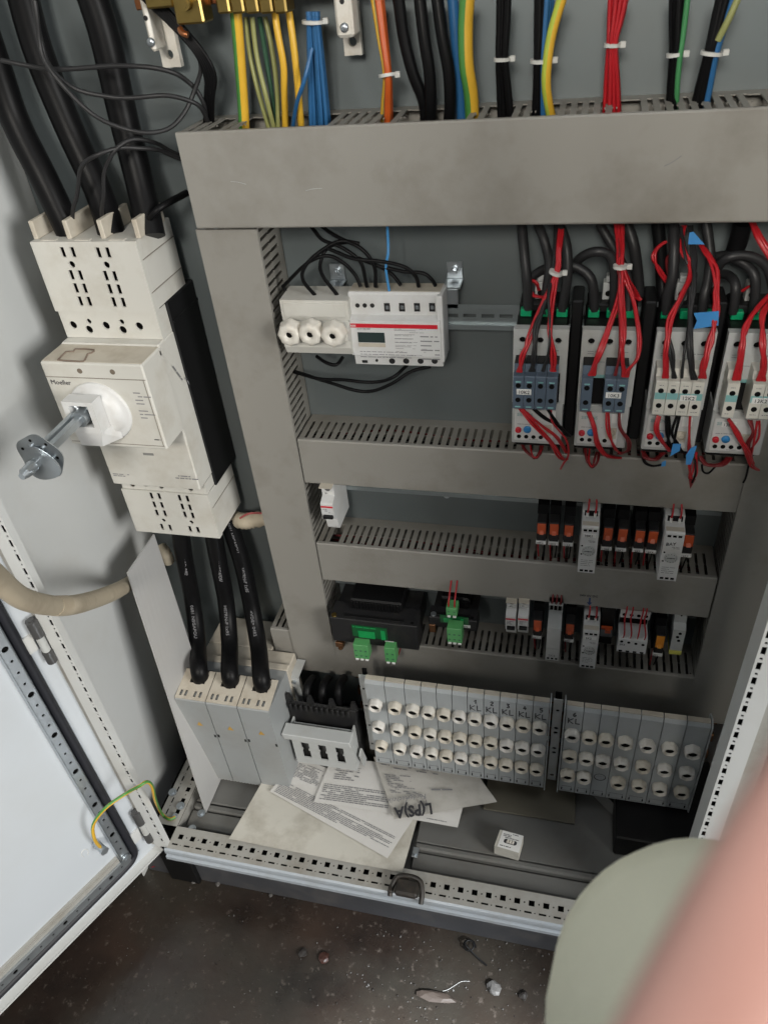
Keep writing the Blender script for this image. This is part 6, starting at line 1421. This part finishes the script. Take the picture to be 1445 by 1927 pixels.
# ================================================================== PERSON (sage sleeve and fingers near the lens, unseen body behind)
def cs(x, y, z): return CC + M @ Vector((x, y, z))
per = thing('person', 'person in a pale sage sleeve whose blurred fingers intrude at lower right', 'person', (.80, -1.32, -1.14))
def skinobj(name, nodes, edges, m, parent, sub=2):
    me = bpy.data.meshes.new(name); me.from_pydata([n[0] for n in nodes], edges, []); me.update()
    o = bpy.data.objects.new(name, me); COL.objects.link(o); me.materials.append(m)
    sk = o.modifiers.new('skin', 'SKIN'); sk.use_smooth_shade = True
    for i, n in enumerate(nodes):
        v = me.skin_vertices[0].data[i]; v.radius = (n[1], n[1] if len(n) < 3 else n[2]); v.use_root = (i == 0)
    ss = o.modifiers.new('sub', 'SUBSURF'); ss.levels = sub; ss.render_levels = sub
    setp(o, parent); return o
hip = Vector((.80, -1.32, -.30))
def limb(name, pts, m, parent, n=24, sub=8, fold=0.0):
    """pts: (position, half width along u, half depth along v); closed rounded ends, one continuous surface"""
    P = [Vector(p[0]) for p in pts]; A = [p[1] for p in pts]; Bq = [p[2] if len(p) > 2 else p[1] for p in pts]; rows = []
    T0 = (P[1] - P[0]).normalized(); u = Vector((1, 0, 0)); u = (u - T0 * u.dot(T0)).normalized(); Q = []
    for i in range(len(P) - 1):
        for k in range(sub):
            t = k / sub; a, b_, c, d = P[max(i - 1, 0)], P[i], P[i + 1], P[min(i + 2, len(P) - 1)]
            e = t * t * (3 - 2 * t)
            Q.append((0.5 * ((2 * b_) + (c - a) * t + (2 * a - 5 * b_ + 4 * c - d) * t * t + (3 * b_ - a - 3 * c + d) * t ** 3), A[i] + (A[i + 1] - A[i]) * e, Bq[i] + (Bq[i + 1] - Bq[i]) * e))
    Q.append((P[-1], A[-1], Bq[-1]))
    TA = (Q[0][0] - Q[1][0]).normalized(); TB = (Q[-1][0] - Q[-2][0]).normalized()
    pre = [(Q[0][0] + TA * Q[0][2] * math.sin(a), Q[0][1] * math.cos(a), Q[0][2] * math.cos(a)) for a in (1.5, 1.2, .8, .4)]
    post_ = [(Q[-1][0] + TB * Q[-1][2] * math.sin(a), Q[-1][1] * math.cos(a), Q[-1][2] * math.cos(a)) for a in (.4, .8, 1.2, 1.5)]
    Q = pre + Q + post_; vs = []
    for i, (q, a, bb) in enumerate(Q):
        T = (Q[min(i + 1, len(Q) - 1)][0] - Q[max(i - 1, 0)][0]).normalized(); u = (u - T * u.dot(T)).normalized(); v = T.cross(u)
        for j in range(n):
            th = 2 * math.pi * j / n; p = q + u * math.cos(th) * a + v * math.sin(th) * bb
            if fold: nn = noise.noise(p * 14) + .5 * noise.noise(p * 40); p += (p - q).normalized() * nn * fold
            vs.append(p)
    b = MB(); fs = [(i * n + j, i * n + (j + 1) % n, (i + 1) * n + (j + 1) % n, (i + 1) * n + j) for i in range(len(Q) - 1) for j in range(n)]
    fs += [tuple(range(n)), tuple((len(Q) - 1) * n + j for j in range(n))]
    b.add(vs, fs, 0, True); return b.build(name, m, parent)
JK = mat('dark_jacket', (.05, .055, .07), .8)
limb('shading_torso', [((.58, -1.36, -.32), .17, .12), ((.50, -1.35, -.05), .18, .12), ((.46, -1.34, .22), .22, .13), ((.45, -1.33, .36), .22, .11), ((.40, -1.33, .47), .10, .09)], JK, per, fold=.01)  # unseen body, added and shaped to shade the lower right
limb('head', [((.36, -1.33, .52), .055, .06), ((.28, -1.33, .62), .075, .095), ((.26, -1.33, .70), .07, .09)], mat('hair', (.04, .03, .02), .7), per)  # unseen head, set aside so the front lamp reaches the hand
for fx in (.57, .76): limb('trouser_leg', [((fx, -1.34, -.30), .095), ((fx, -1.33, -.66), .075), ((fx, -1.36, -1.04), .055)], JK, per, fold=.008)
for fx, fy in ((.57, -1.36), (.76, -1.36)):
    b = MB(); b.cbox(fx - .05, fx + .05, fy - .08, fy + .20, -1.139, -1.06, .025); b.build('shoe', BLK2, per)
EL = cs(.156, .234, .345)
wr = cs(.125, .205, .03)
SH = Vector((.80, -1.27, .38))
limb('upper_sleeve', [(SH, .065), (SH.lerp(EL, .5), .062), (EL + M @ Vector((.035, .03, .0)), .058)], CLOTH, per, n=32)
limb('sleeve', [(EL + M @ Vector((.002, .006, .012)), .080), (EL.lerp(wr, .25) + Vector((0, 0, -.01)), .074), (EL.lerp(wr, .6), .055), (wr, .040)], CLOTH, per, n=48, sub=14, fold=.0025)
# hand: wrist, palm, five fingers (camera-side hand holding the phone, fingertips beside the lens)
def H(x, y, z): return cs(x + .0055, y + .001, z)
nodes = [(H(.085, .135, .035), .024), (H(.07, .108, .047), .026), (H(.052, .092, .055), .020)]
edges = [(0, 1), (1, 2)]
def finger(base, pts, rs):
    prev = base
    for p, r in zip(pts, rs):
        nodes.append((H(*p), r)); edges.append((prev, len(nodes) - 1)); prev = len(nodes) - 1
finger(2, [(.0125, .080, .062), (.0215, .0545, .066), (.0345, .031, .068), (.0445, .011, .067)], [.0122, .0112, .0100, .0080])
finger(2, [(.048, .078, .070), (.052, .052, .076), (.058, .028, .078), (.064, .006, .076)], [.011, .0098, .009, .0076])
finger(1, [(.068, .086, .075), (.074, .058, .082), (.079, .034, .084), (.084, .016, .082)], [.0108, .0094, .0086, .007])
finger(1, [(.088, .092, .074), (.094, .068, .080), (.098, .050, .081), (.102, .036, .079)], [.0098, .0084, .0076, .0062])
finger(0, [(.060, .120, .020), (.045, .098, .010), (.034, .080, .006)], [.0125, .0105, .0085])
nodes.append((H(.10, .165, .032), .026)); edges.append((0, len(nodes) - 1)); nodes.append((H(.118, .20, .03), .030)); edges.append((len(nodes) - 2, len(nodes) - 1))
skinobj('hand', nodes, edges, SKINM, per)
